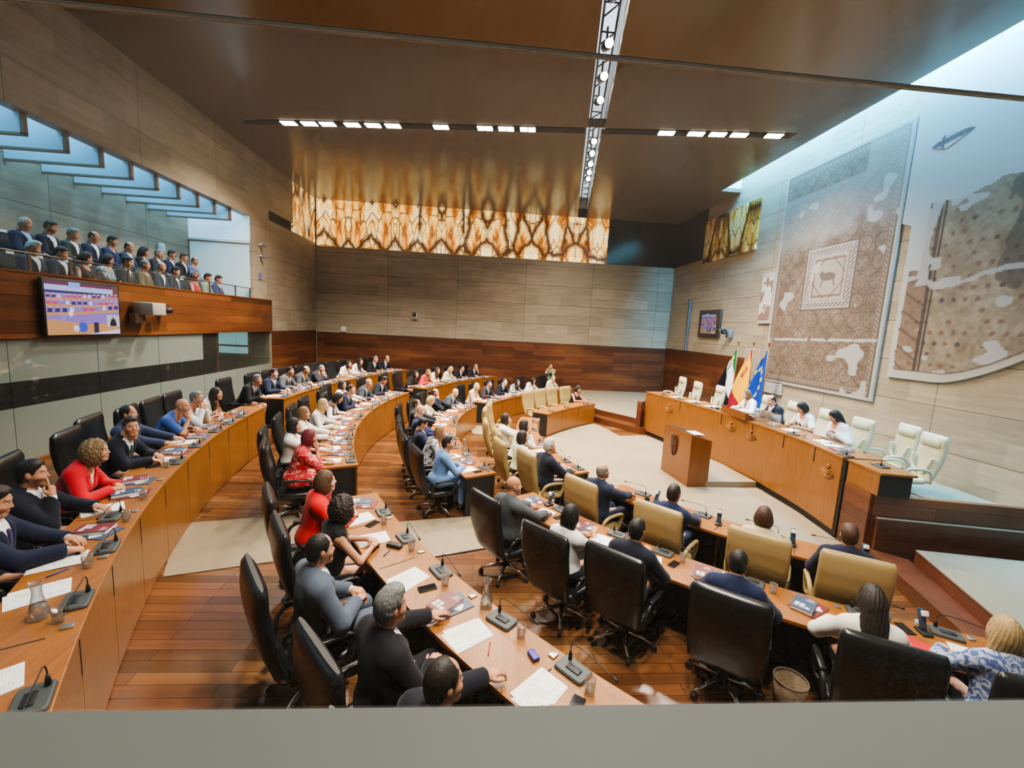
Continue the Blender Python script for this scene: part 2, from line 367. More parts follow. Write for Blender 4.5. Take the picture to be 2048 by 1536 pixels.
# ---------------------------------------------------------------- floor tiers
sbox('floor', XL, XR, .5, YB, -.1, 0, M_floor)
SEG = { # name: (circle centre, radius, start deg, end deg, top z, floor behind, floor in front, depth)
 'N1': ((10.986, 10.494), 15.512, 217.5, 184.85, 1.18, .5, .25, .48), 'M1': ((10.986, 10.494), 15.512, 181.24, 153.3, 1.18, .5, .25, .52),
 'N2': ((8.232, 9.929), 10.544, 228.6, 205.89, .93, .25, 0, .54), 'M2': ((7.932, 10.43), 10.52, 202.59, 164.1, .93, .25, 0, .55), 'F1': ((9.481, 10.622), 11.81, 162.0, 137.8, .93, .25, 0, .55),
 'N3': ((6.985, 9.677), 7.096, 255.5, 210.3, .68, 0, 0, .55), 'M3': ((6.632, 10.327), 7.174, 208.4, 159.2, .68, 0, 0, .57), 'F2': ((10.994, 7.97), 11.95, 153.3, 126.5, .68, 0, 0, .55),
 'N4': ((7.22, 9.365), 5.622, 242.5, 210.3, .68, 0, 0, .5), 'M4': ((7.611, 9.634), 6.204, 204.1, 163.7, .68, 0, 0, .52), 'F4': ((10.638, 5.967), 10.574, 145.1, 129.6, .68, 0, 0, .52)}
def sp(seg, deg, d):
    c, r = SEG[seg][0], SEG[seg][1]; return np.array([c[0]+(r+d)*math.cos(R(deg)), c[1]+(r+d)*math.sin(R(deg))])
def arcpts(seg, a0, a1, d, n=14): return [tuple(sp(seg, a0+(a1-a0)*i/n, d)) for i in range(n+1)]
t2 = arcpts('N2', 236, 205.89, .04)+arcpts('M2', 202.59, 164.1, .04)+arcpts('F1', 162, 137.8, .04)+[(.9, YB), (XL, YB), (XL, .7)]
struct(MB().prism(t2, -.02, .25).build('floor_tier', M_floor))
t1 = arcpts('N1', 219, 184.85, .04)+arcpts('M1', 181.24, 153.3, .04)+[(-2.9, YB), (XL+.01, YB-.01), (XL+.01, .72)]
struct(MB().prism(t1, .2, .5).build('floor_tier', M_floor))
def carpet(poly, z0, z1): return struct(MB().prism(poly, z0, z1).build('floor_carpet', M_carpet))
carpet([(4.62, 4.46)]+arcpts('N4', 240, 210.3, -.03)+[(1.75, 6.9)]+arcpts('M4', 204, 164, -.03)+arcpts('F4', 145, 130, -.03)+[(4.02, 13.72), (4.25, 12.4), (5.02, 12.6), (5.2, 12.4), (5.5, 11.2), (5.8, 9.6), (5.9, 8.4), (5.9, 7.2), (5.7, 5.6)], -.01, .012)
carpet([(-1.62, 5.08), (.26, 5.71), (1.9, 6.25), (2.0, 6.95), (-.14, 6.67), (-2.0, 6.25)], -.01, .012)
carpet([(-3.30, 4.52), (-2.2, 4.88), (-1.95, 5.32), (-2.28, 6.15), (-3.95, 5.74)], .24, .262)
carpet([(-.17, 12.08), (.5, 11.9), (1.5, 11.5), (1.75, 12.2), (.5, 12.97), (-.3, 13.2)], -.01, .012)
struct(MB().tube([(-1.62, 5.07, .012), (.26, 5.70, .012)], .012, 6).build('trim_1', M_steel))
# far and near raised side aisles with two risers each
e1 = [(4.12, 14.72), (5.2, 13.15), (5.25, 12.75), (8.5, 12.75), (8.5, YB), (4.1, YB)]
struct(MB().prism(e1, 0, .375).build('floor_landing', M_stage)); carpet(e1, .374, .39)
struct(MB().prism([(3.85, 14.45), (4.98, 12.75), (5.2, 12.75), (5.2, 13.2), (4.12, 14.75)], 0, .19).build('floor_step', M_stage))
e2 = [(6.0, 5.12), (8.5, 4.62), (8.5, 1.0), (3.95, 1.0), (5.42, 3.72)]
struct(MB().prism(e2, 0, .365).build('floor_landing', M_stage)); carpet(e2, .364, .38)
struct(MB().prism([(5.72, 5.5), (6.02, 5.2), (5.44, 3.7), (3.97, 1.0), (3.65, 1.1), (5.15, 3.85)], 0, .19).build('floor_step', M_stage))
for i, (x, y, z) in enumerate([(1948, 1141, .28), (1984, 1182, .28), (1885, 1197, .1), (1867, 1212, .1), (1277, 843, .28), (1264, 855, .1)]):
    pass
# ---------------------------------------------------------------- walls
sbox('wall_back', XL-.3, XR+.3, YB, YB+.3, 2.45, 6.095, M_stoneB)
sbox('wall_back_panelling', XL, XR, YB-.02, YB+.28, 0, 2.45, M_wallY)
sbox('trim_2', XL, XR, YB-.03, YB, 2.44, 2.46, M_dark)
sbox('wall_back_lintel', XL-.3, XR+.3, YB+.1, YB+.3, 6.1, 8.4, M_dark)
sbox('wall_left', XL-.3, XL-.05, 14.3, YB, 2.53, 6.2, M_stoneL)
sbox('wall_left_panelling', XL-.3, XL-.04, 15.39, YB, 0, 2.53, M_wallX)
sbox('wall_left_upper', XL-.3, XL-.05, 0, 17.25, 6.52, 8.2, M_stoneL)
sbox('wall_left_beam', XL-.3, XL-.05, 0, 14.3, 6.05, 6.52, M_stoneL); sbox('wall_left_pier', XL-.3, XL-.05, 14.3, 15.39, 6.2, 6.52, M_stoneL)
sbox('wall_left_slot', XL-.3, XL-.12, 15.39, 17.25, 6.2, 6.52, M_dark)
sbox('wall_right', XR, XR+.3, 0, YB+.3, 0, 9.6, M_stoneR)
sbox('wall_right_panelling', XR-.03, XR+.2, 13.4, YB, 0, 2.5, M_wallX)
# gallery shell
sbox('wall_gallery_back', -9.4, -9.1, 0, 14.6, 2.5, 8, M_stoneL)
sbox('wall_gallery_end', -9.4, XL-.3, 14.3, 14.6, 2.5, 8, M_stoneL)
sbox('floor_gallery', -9.1, XL-.2, 0, 14.3, 2.54, 2.85, M_carpet)
sbox('floor_gallery_tier', -9.1, -8.18, 0, 14.3, 2.8, 3.3, M_carpet)
sbox('wall_gallery_parapet', XL-.2, XL, 0, 15.39, 2.52, 3.55, M_fascia)
sbox('trim_3', XL-.22, XL+.015, 0, 15.39, 3.55, 3.58, M_lect)
# ceiling in four boards around the two light slots
TH = .12
def cpoly(p): return struct(MB().prism(p, ZC, ZC+TH).build('ceiling', M_ceil))
w = .40; h = .33; X0 = XL-.3; XE = 7.8; yn = -1.0
def xy(x): return (x, Ly(x))
yc0 = 11.06
cpoly([(X0, yn), (Lx(yn), yn), (Lx(yc0), yc0), (Lx(yc0), Ly(Lx(yc0))), (X0, Ly(X0))])
cpoly([(X0, Ly(X0)+h), (Lx(yc0), Ly(Lx(yc0))+h), (Lx(YB), YB), (X0, YB)])
cpoly([(Lx(yn)+w, yn), (XE, yn), (XE, Ly(XE)), (Lx(yc0)+w, Ly(Lx(yc0)+w))])
cpoly([(Lx(yc0)+w, Ly(Lx(yc0)+w)+h), (XE, Ly(XE)+h), (XE, 14.73), (XR, 14.73), (XR, YB), (Lx(YB)+w, YB)])
cpoly([(XL-.3, Ly(XL)-.02), (-6.45, Ly(-6.45)-.02), (-6.45, Ly(-6.45)+h+.02), (XL-.3, Ly(XL)+h+.02)])
cpoly([(7.25, Ly(7.25)-.02), (XE, Ly(XE)-.02), (XE, Ly(XE)+h+.02), (7.25, Ly(7.25)+h+.02)])
# dark shafts above the slots and the roof
sbox('ceiling_roof', X0, 7.75, yn, YB+.3, 9.2, 9.3, M_dark)
struct(MB().box((7.75, 6.9, 8.86), (.06, 15.8, 1.5)).build('ceiling_upstand', M_white))
struct(MB().box((8.13, 14.78, 8.86), (.74, .06, 1.5)).build('ceiling_upstand', M_white))
def slot_side(a, b, n):
    a, b = np.array(a), np.array(b); d = b-a; L = np.linalg.norm(d)
    struct(MB().box(((a[0]+b[0])/2, (a[1]+b[1])/2, 8.5), (.03, L, .8), rz=-math.atan2(d[0], d[1])).build('ceiling_slot_side', n))
M_slot = simple('slot_grey', (.05, .048, .045), .6)
for dx in (-.03, w+.03): slot_side((Lx(yn)+dx, yn), (Lx(YB)+dx, YB), M_white)
struct(MB().prism([(X0, Ly(X0)-.03), (7.3, Ly(7.3)-.03), (7.3, Ly(7.3)+h+.03), (X0, Ly(X0)+h+.03)], 8.16, 8.2).build('ceiling_slot_cover', M_slot))
# skylights (daylight diffusers)
M_sky_r = emis('skylight_right', (.14, .60, 1.0), 12.0)
M_sky_g = emis('skylight_gallery', (.18, .64, 1.0), 4.0)
M_sky_c = emis('skylight_slot', (.80, .92, 1.0), 1.6)
struct(MB().box((8.15, 6.9, 9.55), (.78, 15.8, .04)).build('window_1', M_sky_r))
struct(MB().box((-8.4, 7.2, 7.6), (1.6, 14.2, .04)).build('window_2', M_sky_g))
sl = [(Lx(yn), yn), (Lx(yn)+w, yn), (Lx(YB)+w, YB), (Lx(YB), YB)]
struct(MB().prism(sl, 8.86, 8.9).build('window_3', M_sky_c))
# onyx bands
def onyx(name, ax, strength):
    m, nt, out = mat(name); L = nt.links.new
    tc = N(nt, 'ShaderNodeTexCoord'); sepn = N(nt, 'ShaderNodeSeparateXYZ'); L(tc.outputs['Object'], sepn.inputs[0])
    pp = N(nt, 'ShaderNodeMath', operation='PINGPONG', i_1=.98); L(sepn.outputs[ax], pp.inputs[0])
    cell = N(nt, 'ShaderNodeMath', operation='FLOOR'); dv = N(nt, 'ShaderNodeMath', operation='DIVIDE', i_1=1.96); L(sepn.outputs[ax], dv.inputs[0]); ad = N(nt, 'ShaderNodeMath', operation='ADD', i_1=.5); L(dv.outputs[0], ad.inputs[0]); L(ad.outputs[0], cell.inputs[0])
    cb = N(nt, 'ShaderNodeCombineXYZ'); L(pp.outputs[0], cb.inputs[0]); L(sepn.outputs['Z'], cb.inputs[1])
    mlt = N(nt, 'ShaderNodeMath', operation='MULTIPLY', i_1=.11); L(cell.outputs[0], mlt.inputs[0]); L(mlt.outputs[0], cb.inputs[2])
    nz = N(nt, 'ShaderNodeTexNoise', i_Scale=1.6, i_Detail=5.0, i_Roughness=.6); L(cb.outputs[0], nz.inputs['Vector'])
    vm = N(nt, 'ShaderNodeVectorMath', operation='MULTIPLY_ADD'); L(nz.outputs['Color'], vm.inputs[0]); vm.inputs[1].default_value = (.30, .5, .2); L(cb.outputs[0], vm.inputs[2])
    def veins(sx, sy, thr, lo=0):
        mp = N(nt, 'ShaderNodeMapping'); mp.inputs['Scale'].default_value = (sx, sy, 1); L(vm.outputs[0], mp.inputs['Vector'])
        vo = N(nt, 'ShaderNodeTexVoronoi', feature='DISTANCE_TO_EDGE', i_Scale=1.0); L(mp.outputs[0], vo.inputs['Vector'])
        mr = N(nt, 'ShaderNodeMapRange', i_1=lo, i_2=thr); L(vo.outputs['Distance'], mr.inputs['Value']); return mr.outputs[0]
    v1 = veins(2.6, 1.1, .05, .004); v2 = veins(4.5, 9, .09, -.05); v3 = veins(1.15, .42, .10, .012)
    cr = N(nt, 'ShaderNodeValToRGB'); e = cr.color_ramp.elements; e[0].position = .33; e[0].color = (.30, .07, .004, 1); e[1].position = .58; e[1].color = (1, .82, .40, 1)
    x = e.new(.41); x.color = (.75, .27, .02, 1); x = e.new(.49); x.color = (1, .56, .12, 1)
    n2 = N(nt, 'ShaderNodeTexNoise', i_Scale=1.0, i_Detail=3.0); mpn = N(nt, 'ShaderNodeMapping'); mpn.inputs['Scale'].default_value = (2.4, .9, 1); L(vm.outputs[0], mpn.inputs['Vector']); L(mpn.outputs[0], n2.inputs['Vector']); L(n2.outputs['Fac'], cr.inputs['Fac'])
    cur = cr.outputs['Color']
    for v, dk in ((v2, (.45, .22, .06, 1)), (v1, (.13, .035, .004, 1)), (v3, (.06, .015, .002, 1))):
        mx = N(nt, 'ShaderNodeMix', data_type='RGBA'); mx.inputs[6].default_value = dk; L(cur, mx.inputs[7]); L(v, mx.inputs[0])
        m2 = N(nt, 'ShaderNodeMix', data_type='RGBA', blend_type='MULTIPLY'); m2.inputs[0].default_value = 1; L(mx.outputs[2], m2.inputs[6]); m2.inputs[7].default_value = (1, 1, 1, 1); cur = m2.outputs[2]
    b = N(nt, 'ShaderNodeBsdfPrincipled', i_Roughness=.2); L(cur, b.inputs['Base Color']); L(cur, b.inputs['Emission Color']); b.inputs['Emission Strength'].default_value = strength
    L(b.outputs[0], out.inputs[0]); return m
M_onyx = onyx('lit_onyx', 'X', 2.2); M_onyxL = onyx('lit_onyx_side', 'Y', 1.3); M_onyxR = onyx('unlit_onyx', 'Y', .0)
tag(MB().box(((XL+5.35)/2, YB+.03, 7.05), (5.35-XL, .06, 1.9)).build('onyx_panel', M_onyx), 'long backlit amber onyx band with dark mirrored veins under the ceiling', 'onyx panel')
tag(MB().box((XL-.08, 18.32, 7.1), (.06, 2.14, 1.8)).build('onyx_panel', M_onyxL), 'short lit onyx panel returning round the back left corner', 'onyx panel')
tag(MB().box((XR-.025, 15.15, 6.72), (.045, 3.3, 1.58)).build('onyx_panel', M_onyxR), 'unlit beige onyx panel beside the mosaic wall under the ceiling', 'onyx panel')
tag(MB().box(((5.35+XR)/2, YB+.04, 7.05), (XR-5.35, .05, 1.9)).build('black_panel', simple('smoked_glass', (.014, .011, .009), .15)), 'black smoked panel between the lit onyx and the right wall', 'panel')
struct(MB().box((XR-.02, 18.1, 7.05), (.03, 2.6, 1.9)).build('wall_right_recess', M_dark))
# ---------------------------------------------------------------- gallery baffles
M_fin = simple('fin_white', (.45, .66, .76), .7); M_finedge = simple('fin_edge', (.22, .14, .09), .5)
for i in range(14):
    y = 13.39-.70*i
    t = thing('skylight_baffle', ['farthest', 'second farthest', 'third farthest', 'fourth farthest', 'fifth farthest', 'sixth farthest', 'seventh farthest', 'eighth farthest', 'ninth farthest', 'tenth farthest', 'eleventh farthest', 'twelfth farthest', 'thirteenth farthest', 'nearest'][i]+' of the pale blue baffles hanging under the gallery skylight', 'baffle', (-8.22, y, 5.7), 0, 'baffles under the gallery skylight')
    MB().box((0, 0, .72), (1.72, .05, 1.36)).build('panel', M_fin, t)
    MB().box((0, 0, .02), (1.74, .06, .04)).box((.84, 0, .35), (.06, .06, .66)).build('edge_trim', M_finedge, t)  # brown trim strips along the fin's lower and hall-side edges
# gallery end: white roller blind, speaker, signs
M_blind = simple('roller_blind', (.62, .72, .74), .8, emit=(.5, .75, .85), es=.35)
t = thing('roller_blind', 'white roller blind covering the gallery end window', 'blind', (-8.2, 14.27, 3.3))
MB().box((0, 0, .95), (1.75, .02, 1.9)).build('fabric', M_blind, t)
MB().tube([(-.9, -.02, 1.95), (.9, -.02, 1.95)], .03, 10).build('roller', M_white, t)
sbox('window_4', -9.1, -7.3, 14.27, 14.295, 5.3, 7.2, simple('pale_glazing', (.7, .8, .85), .4, emit=(.6, .85, 1), es=.6))
t = thing('wall_speaker', 'white oval loudspeaker on the gallery stone wall', 'loudspeaker', (-9.07, 13.0, 4.75))
MB().bbox((.05, 0, 0), (.1, .2, .3), .04).build('housing', M_white, t); MB().box((-.0, .12, -.5), (.01, .01, .8)).build('conduit', M_white, t)
tag(MB().box((XL-.04, 14.75, 4.3), (.01, .2, .22)).build('wall_sign', simple('lilac_sign', (.17, .14, .36), .5)), 'small lilac sign on the stone pier at the gallery end', 'sign')
for z in (5.3, 4.95):
    t = thing('wall_camera', 'small white dome camera, %s of two on the gallery pier' % ('upper' if z > 5 else 'lower'), 'camera', (XL-.05, 14.75, z))
    MB().box((.05, 0, 0), (.1, .05, .05)).build('bracket', M_white, t); MB().sphere((.13, 0, -.03), .06, 12, 8).build('dome', M_grey, t)
# gallery rail
M_rail = simple('rail_bronze', (.18, .14, .11), .35, .7)
t = thing('glass_balustrade', 'glass balustrade with thin bronze posts along the gallery edge', 'balustrade', (XL-.1, 0, 3.58))
MB().tube([(0, .2, .29), (0, 15.3, .29)], .012, 8).build('handrail', M_rail, t)
for y in [1.6, 3.1, 4.6, 6.1, 7.6, 8.3, 9.55, 10.9, 12.2, 13.4, 14.2, 15.2]:
    MB().box((0, y, .14), (.015, .05, .28)).build('post', M_rail, t)
MB().box((0, 7.75, .15), (.008, 15.1, .26)).build('glass_pane', pane('rail_glass', (.93, .96, .96), .03, .03, (.5, .5, .5)), t)
# ---------------------------------------------------------------- glazed booths under the gallery
M_frost = pane('frosted_glass', (.5, .56, .52), .10, .72, (.42, .48, .43), .35)
M_clear = pane('booth_glass', (.75, .82, .8), .10, .05, (.3, .33, .32))
y = .9; k = 0
while y < 15.2:
    y2 = min(y+1.55, 15.3); t = struct(bpy.data.objects.new('window_%d' % (5+k), None)); link(t, None, (XL-.06, (y+y2)/2, .5))
    MB().box((0, 0, .47), (.012, y2-y-.012, .93)).build('frosted_pane', M_frost, t)
    MB().box((0, 0, 1.14), (.012, y2-y-.012, .41)).build('clear_pane', M_clear, t)
    MB().box((0, 0, 1.69), (.012, y2-y-.012, .69)).build('frosted_pane' if y < 11.5 else 'clear_pane', M_frost if y < 11.5 else M_clear, t)
    y = y2; k += 1
sbox('baseboard_left', XL-.08, XL+.03, .6, 15.3, .5, .56, M_lect)
sbox('wall_booth_back', -10.3, -10.1, 0, 15.6, .4, 2.52, M_wallX)
sbox('wall_booth_end', -10.3, XL-.04, 15.35, 15.6, .4, 2.52, M_stoneB)
sbox('floor_booth', -10.3, XL-.05, 0, 15.6, .4, .5, M_carpet)
sbox('ceiling_booth', -10.3, XL-.2, 0, 15.6, 2.52, 2.54, M_dark)
sbox('wall_booth_partition', -10.1, XL-.1, 12.4, 12.5, .5, 2.52, M_wallY)
t = thing('roller_blind', 'pale cyan roller blind in the glazed booth at the far left', 'blind', (-8.75, 15.32, 1.72))
MB().box((0, 0, .38), (1.5, .02, .76)).build('fabric', simple('cyan_blind', (.5, .75, .75), .8, emit=(.4, .8, .85), es=.9), t)  # emission in the fabric stands in for daylight behind the blind
MB().box((0, -.02, .26), (1.6, .03, .06)).build('crossbar', M_steel, t)
t = thing('control_desk', 'dark control desk inside the glazed booth', 'desk', (-9.0, 7.5, .5))
MB().box((0, 0, .72), (.7, 9, .05)).build('top', M_black, t)
for yy in (-4, 0, 4): MB().box((0, yy, .35), (.6, .06, .7)).build('leg', M_black, t)
# ---------------------------------------------------------------- right wall mosaic
def mosaic_main(u, v):
    W, H = 3.62, 5.75
    n = fbm(u*3, v*3, 3); fine = fbm(u*14, v*14, 9)
    c = np.empty(u.shape+(3,)); c[:] = (150, 129, 108); c += (n[..., None]-.5)*60+(fine[..., None]-.5)*55
    dark = np.array((112, 92, 80)); red = np.array((142, 104, 88)); pale = np.array((218, 211, 202)); buff = np.array((188, 170, 146))
    def put(m, col, k=.85): c[m] = c[m]*(1-k)+np.array(col)*k
    p = .425; iu = np.floor((u-.11)/p); iv = np.floor((v-.25)/p); fu = (u-.11)/p-iu-.5; fv = (v-.25)/p-iv-.5; r = np.hypot(fu, fv); a = np.arctan2(fv, fu)
    odd = ((iu+iv) % 2 == 0); sel = np.sin(iu*12.9+iv*78.2)*43758.5; sel = sel-np.floor(sel)
    put((r < .445) & (r > .385), dark, .9); put((r < .345) & (r > .315), dark, .45); put(r < .385, buff, .3); put((r < .30) & (r > .27), red, .5)
    put((np.abs(np.cos(a*2)) > .86) & (r < .25) & odd, dark, .6); put((r < .2*(1+.4*np.cos(a*5))) & ~odd, red, .6)
    dia = np.abs(fu)+np.abs(fv); put((dia < .36) & (dia > .30) & (sel > .6), dark, .7)
    put((np.abs(np.abs(fu)-.5) < .03) | (np.abs(np.abs(fv)-.5) < .03), red, .35)
    b = np.minimum(np.minimum(u, W-u), np.minimum(v, H-v))
    put(b < .24, buff, .8); put((b > .06) & (b < .11), dark, .8); put((b > .12) & (b < .2) & (np.sin((u+v)*60) > 0), dark, .65); put((b > .21) & (b < .24), red, .7)
    # central emblem: framed square with a diamond
    cu, cv = 1.93, 2.80; s = np.maximum(np.abs(u-cu), np.abs(v-cv)); put(s < .80, pale, .85); put((s < .80) & (s > .75), dark, .9); put((s < .72) & (s > .60) & (np.sin((u-v)*55) > -.1), dark, .7); put((s < .58) & (s > .55), red, .9)
    put(s < .53, buff, .6); put((s < .47) & (s > .43), red, .8); d1 = np.abs(u-cu)+np.abs(v-cv); put((d1 < .62) & (d1 > .57) & (s < .5), dark, .6)
    put((((u-cu)/.24)**2+((v-cv-.02)/.10)**2 < 1) | (((u-cu+.2)/.08)**2+((v-cv-.08)/.08)**2 < 1), dark, .75)
    put((np.abs(v-cv+.13) < .1) & ((np.abs(u-cu+.14-.3*(v-cv)) < .025) | (np.abs(u-cu-.16+.3*(v-cv)) < .025)), dark, .7)
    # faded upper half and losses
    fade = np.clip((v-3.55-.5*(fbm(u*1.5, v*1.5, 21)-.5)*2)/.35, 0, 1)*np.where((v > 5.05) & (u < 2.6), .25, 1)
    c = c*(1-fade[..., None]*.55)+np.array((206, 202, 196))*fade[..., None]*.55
    loss = fbm(u*1.3+7, v*1.3+2, 33); lm = (loss > .755) | ((np.abs(v-.02*u-1.22) < .035) & (fbm(u*5, v*2, 4) > .45)); put(lm, pale, .9)
    put(b < .05, (220, 214, 206), .9)
    return np.clip(c*.80, 18, 190)
YM = 12.28
M_mos = attr_mat('mosaic_stone', .85)
t = thing('wall_mosaic', 'tall ancient mosaic of circle rows around a framed square on the right wall', 'mosaic', (0, 0, 0))
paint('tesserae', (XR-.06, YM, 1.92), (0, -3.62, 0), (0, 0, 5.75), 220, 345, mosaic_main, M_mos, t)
MB().box((XR-.03, YM-1.81, 4.795), (.05, 3.66, 5.79)).build('backing', M_plaster, t)
MB().box((XR-.035, YM+.33, 4.35), (.05, .58, 1.5)).build('backing', M_plaster, t)
paint('fragment', (XR-.066, YM+.6, 3.7), (0, -.5, 0), (0, 0, 1.25), 30, 70, lambda u, v: np.where((fbm(u*4, v*3, 5) > .5)[..., None], np.array((140, 112, 98)), np.array((205, 198, 188)))+(fbm(u*20, v*20, 2)[..., None]-.5)*40, M_mos, t)
MB().box((XR-.03, YM-.38, 1.75), (.05, .9, .34)).build('backing', M_plaster, t)
def apse(u, v):   # u from left edge of the right mosaic, v up from its foot
    n = fbm(u*3, v*3, 13); c = np.empty(u.shape+(3,)); c[:] = (178, 156, 128); c += (n[..., None]-.5)*55+(fbm(u*15, v*15, 6)[..., None]-.5)*45
    def put(m, col, k=.85): c[m] = c[m]*(1-k)+np.array(col)*k
    p = .2; row = np.floor(v/p); fu = (u+.5*p*(row % 2))/p; iu = np.floor(fu); sel = np.sin(iu*12.9+row*78.2)*43758.5; sel = sel-np.floor(sel)
    r = np.hypot((fu-iu-.5+.2*(sel-.5)), v/p-row-.5); put((r < .22) & (sel < .55), (132, 88, 74), .55); put((r < .2) & (sel < .15), (84, 78, 80), .55)
    put((u < .52) & (np.sin(v*12)*.12+.28 > np.abs(u-.26)), (150, 110, 90), .45); put((np.abs(u-.52) < .03) | (np.abs(u-.60) < .015), (88, 72, 66), .8); put((np.abs(np.sin(v*9+u*6)) < .25) & (u < .5), (104, 80, 70), .6)
    put(fbm(u*1.0+3, v*1.0, 17) > .64, (92, 84, 76), .55)
    loss = (fbm(u*1.1+9, v*1.5+4, 27) > .62) | (np.abs(v-1.9-.25*(fbm(u*1.2, u*0, 31)-.5)*2) < .02+.10*fbm(u*3, v*4, 2)**2) | (np.abs(u-.2-.35*(fbm(v*1.2, u*0+3, 8)))-.1 < 0) & (v > 1.8)
    put(loss, (222, 214, 204), .9)
    return np.clip(c*.80, 18, 190)
UA = 8.36
def apse_edge(u):  # foot profile: flat, then sweeping up like a round apse
    return np.where(u < .95, .02, .02+np.maximum(0, u-.95)**1.55*.36)
t = thing('wall_mosaic', 'large curved mosaic fragment dotted with roses at the right edge of the wall', 'mosaic', (0, 0, 0))
top = lambda u: 3.28+.04*np.sin(u*5)-.25*(u < .28)+np.clip(.09*u, 0, .5)
paint('tesserae', (XR-.068, UA, 2.5), (0, -5.2, 0), (0, 0, 3.9), 220, 170, apse, M_mos, t, lambda u, v: (v > apse_edge(u)+.13) & (v < top(u)+.12*(fbm(u*6, v*6, 3)-.5)) & (u > .06+.22*(v > 2.1)+.06*fbm(v*4, u*0, 1)))
edge = [(u, float(apse_edge(np.array(u)))) for u in np.linspace(0, 5.4, 30)]
pl = [(UA+.03-u, 2.46+e) for u, e in edge]+[(2.9, 8.3), (8.6, 8.3), (8.6, 5.6), (UA+.03, 5.5)]
vs = [(XR-.055, y, z) for y, z in pl]+[(XR-.001, y, z) for y, z in pl]; nn = len(pl)
MB().add(vs, [tuple(range(nn)), tuple(reversed(range(nn, 2*nn)))]+[(i, (i+1) % nn, nn+(i+1) % nn, nn+i) for i in range(nn)]).build('plaster_ground', M_plaster, t)
paint('fragment', (XR-.06, 8.25, 6.75), (0, -.75, 0), (0, 0, .42), 50, 30, lambda u, v: np.where(((np.abs(v-.2-.12*(u-.3)) < .05) | (np.abs(u-.22) < .03))[..., None], np.array((96, 88, 92)), np.array((190, 168, 156)))+(fbm(u*20, v*20, 4)[..., None]-.5)*30, M_mos, t, lambda u, v: np.abs(v-.2-.1*(u-.3)) < .13*np.minimum(u*4, (.76-u)*2.5))
# ---------------------------------------------------------------- onlooker's sill and glass
sbox('wall_near', XL, XR, .45, .6, 0, 2.5, M_sill)
sbox('window_sill', XL, XR, -.8, .6, 2.5, 2.51, M_sill)
gl = thing('glass_screen', 'clear frameless glass screen standing on the grey sill', 'glass screen', (0, .6, 2.51))
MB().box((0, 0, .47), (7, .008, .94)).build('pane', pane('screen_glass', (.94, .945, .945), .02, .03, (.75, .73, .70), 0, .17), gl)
MB().box((0, 0, .9425), (7, .008, .003)).build('edge', simple('glass_edge', (.12, .12, .12), .2), gl)
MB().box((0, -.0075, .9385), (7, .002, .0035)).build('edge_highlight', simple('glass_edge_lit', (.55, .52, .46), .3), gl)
# ---------------------------------------------------------------- curved desks
SEATS = {'N1': 10, 'M1': 8, 'N2': 5, 'M2': 8, 'F1': 6, 'N3': 6, 'M3': 7, 'F2': 6, 'N4': 4, 'M4': 5, 'F4': 3}
OBST = {k: [] for k in ('N1', 'M1', 'N2', 'M2', 'F1', 'N3', 'M3', 'F2', 'N4', 'M4', 'F4')}
DESKLAB = {
 'N1': 'long curved honey wood desk nearest the glazed wall at left', 'M1': 'curved outer wood desk under the back left corner, beyond the cream-top woman',
 'N2': 'near curved wood desk used by the grey-suited man and the red-blazer bob woman', 'M2': 'curved wood desk whose near end seats the woman in patterned red',
 'F1': 'far curved wood desk in front of the back panelling, left piece', 'N3': 'near curved wood desk lined with big black chair backs',
 'M3': 'curved wood desk whose near end seats the light blue coat woman', 'F2': 'far curved wood desk just behind the tan government chairs',
 'N4': 'inner curved wood desk with tan chairs nearest the viewer', 'M4': 'inner curved wood desk of the grey-haired man in tan chair', 'F4': 'inner far curved wood desk with three empty tan chairs'}
def build_desk(k):
    c, r, a0, a1, zt, zf, zfront, dep = SEG[k]
    t = thing('curved_desk', DESKLAB[k], 'desk', (0, 0, 0), 0, 'curved desks of the hemicycle')
    n = SEATS[k]; da = (a1-a0)/n; g = math.degrees(.004/r)
    for i in range(n):
        b0, b1 = R(a0+da*i+g), R(a0+da*(i+1)-g)
        MB().arc(c, r, r+dep, b0, b1, zt-.035, zt, 8).build('desktop', M_top, t, bev=.004)
        MB().arc(c, r+.012, r+.032, b0-.0005, b1+.0005, zfront+.02, zt-.036, 8).build('front_panel', M_desk, t)
    for i in range(1, n):
        b = R(a0+da*i); m = Matrix.Rotation(b, 3, 'Z')
        p = sp(k, a0+da*i, .0115); MB().box((p[0], p[1], zt-.16), (.004, .014, .28), M=m).build('seam_slot', M_dark, t)
        q = sp(k, a0+da*i, dep*.62); MB().box((q[0], q[1], zt-.0004), (dep*.62, .012, .002), M=m).build('cable_slot', M_dark, t)
        q = sp(k, a0+da*(i+.07), .07)
        OBST[k].append((q[0], q[1], b, .03, .025, 0, .02))
        MB().bbox((q[0], q[1], zt+.006), (.06, .05, .012), .003, M=m).build('card_reader', M_steel, t)
        q = sp(k, a0+da*i, .065+.085); MB().box((q[0], q[1], (zt+zf-.035)/2), (.17, .03, zt-zf-.036), M=m).build('divider', M_lect, t)
    MB().arc(c, r+.036, r+.06, R(a0)+.002, R(a1)-.002, zfront+.01, zt-.04, 40).build('back_board', M_black, t)
    MB().arc(c, r+.03, r+.036, R(a0)+.002, R(a1)-.002, zfront, zfront+.05, 40).build('plinth', M_black, t)
    for a, s in ((a0, 1), (a1, -1)):
        p = sp(k, a+s*math.copysign(math.degrees(.012/r), a1-a0), dep*.5); MB().box((p[0], p[1], (zt+zfront-.035)/2), (dep-.035, .022, zt-zfront-.036), M=Matrix.Rotation(R(a), 3, 'Z')).build('end_panel', M_black, t)
    return t
for k in SEG: build_desk(k)

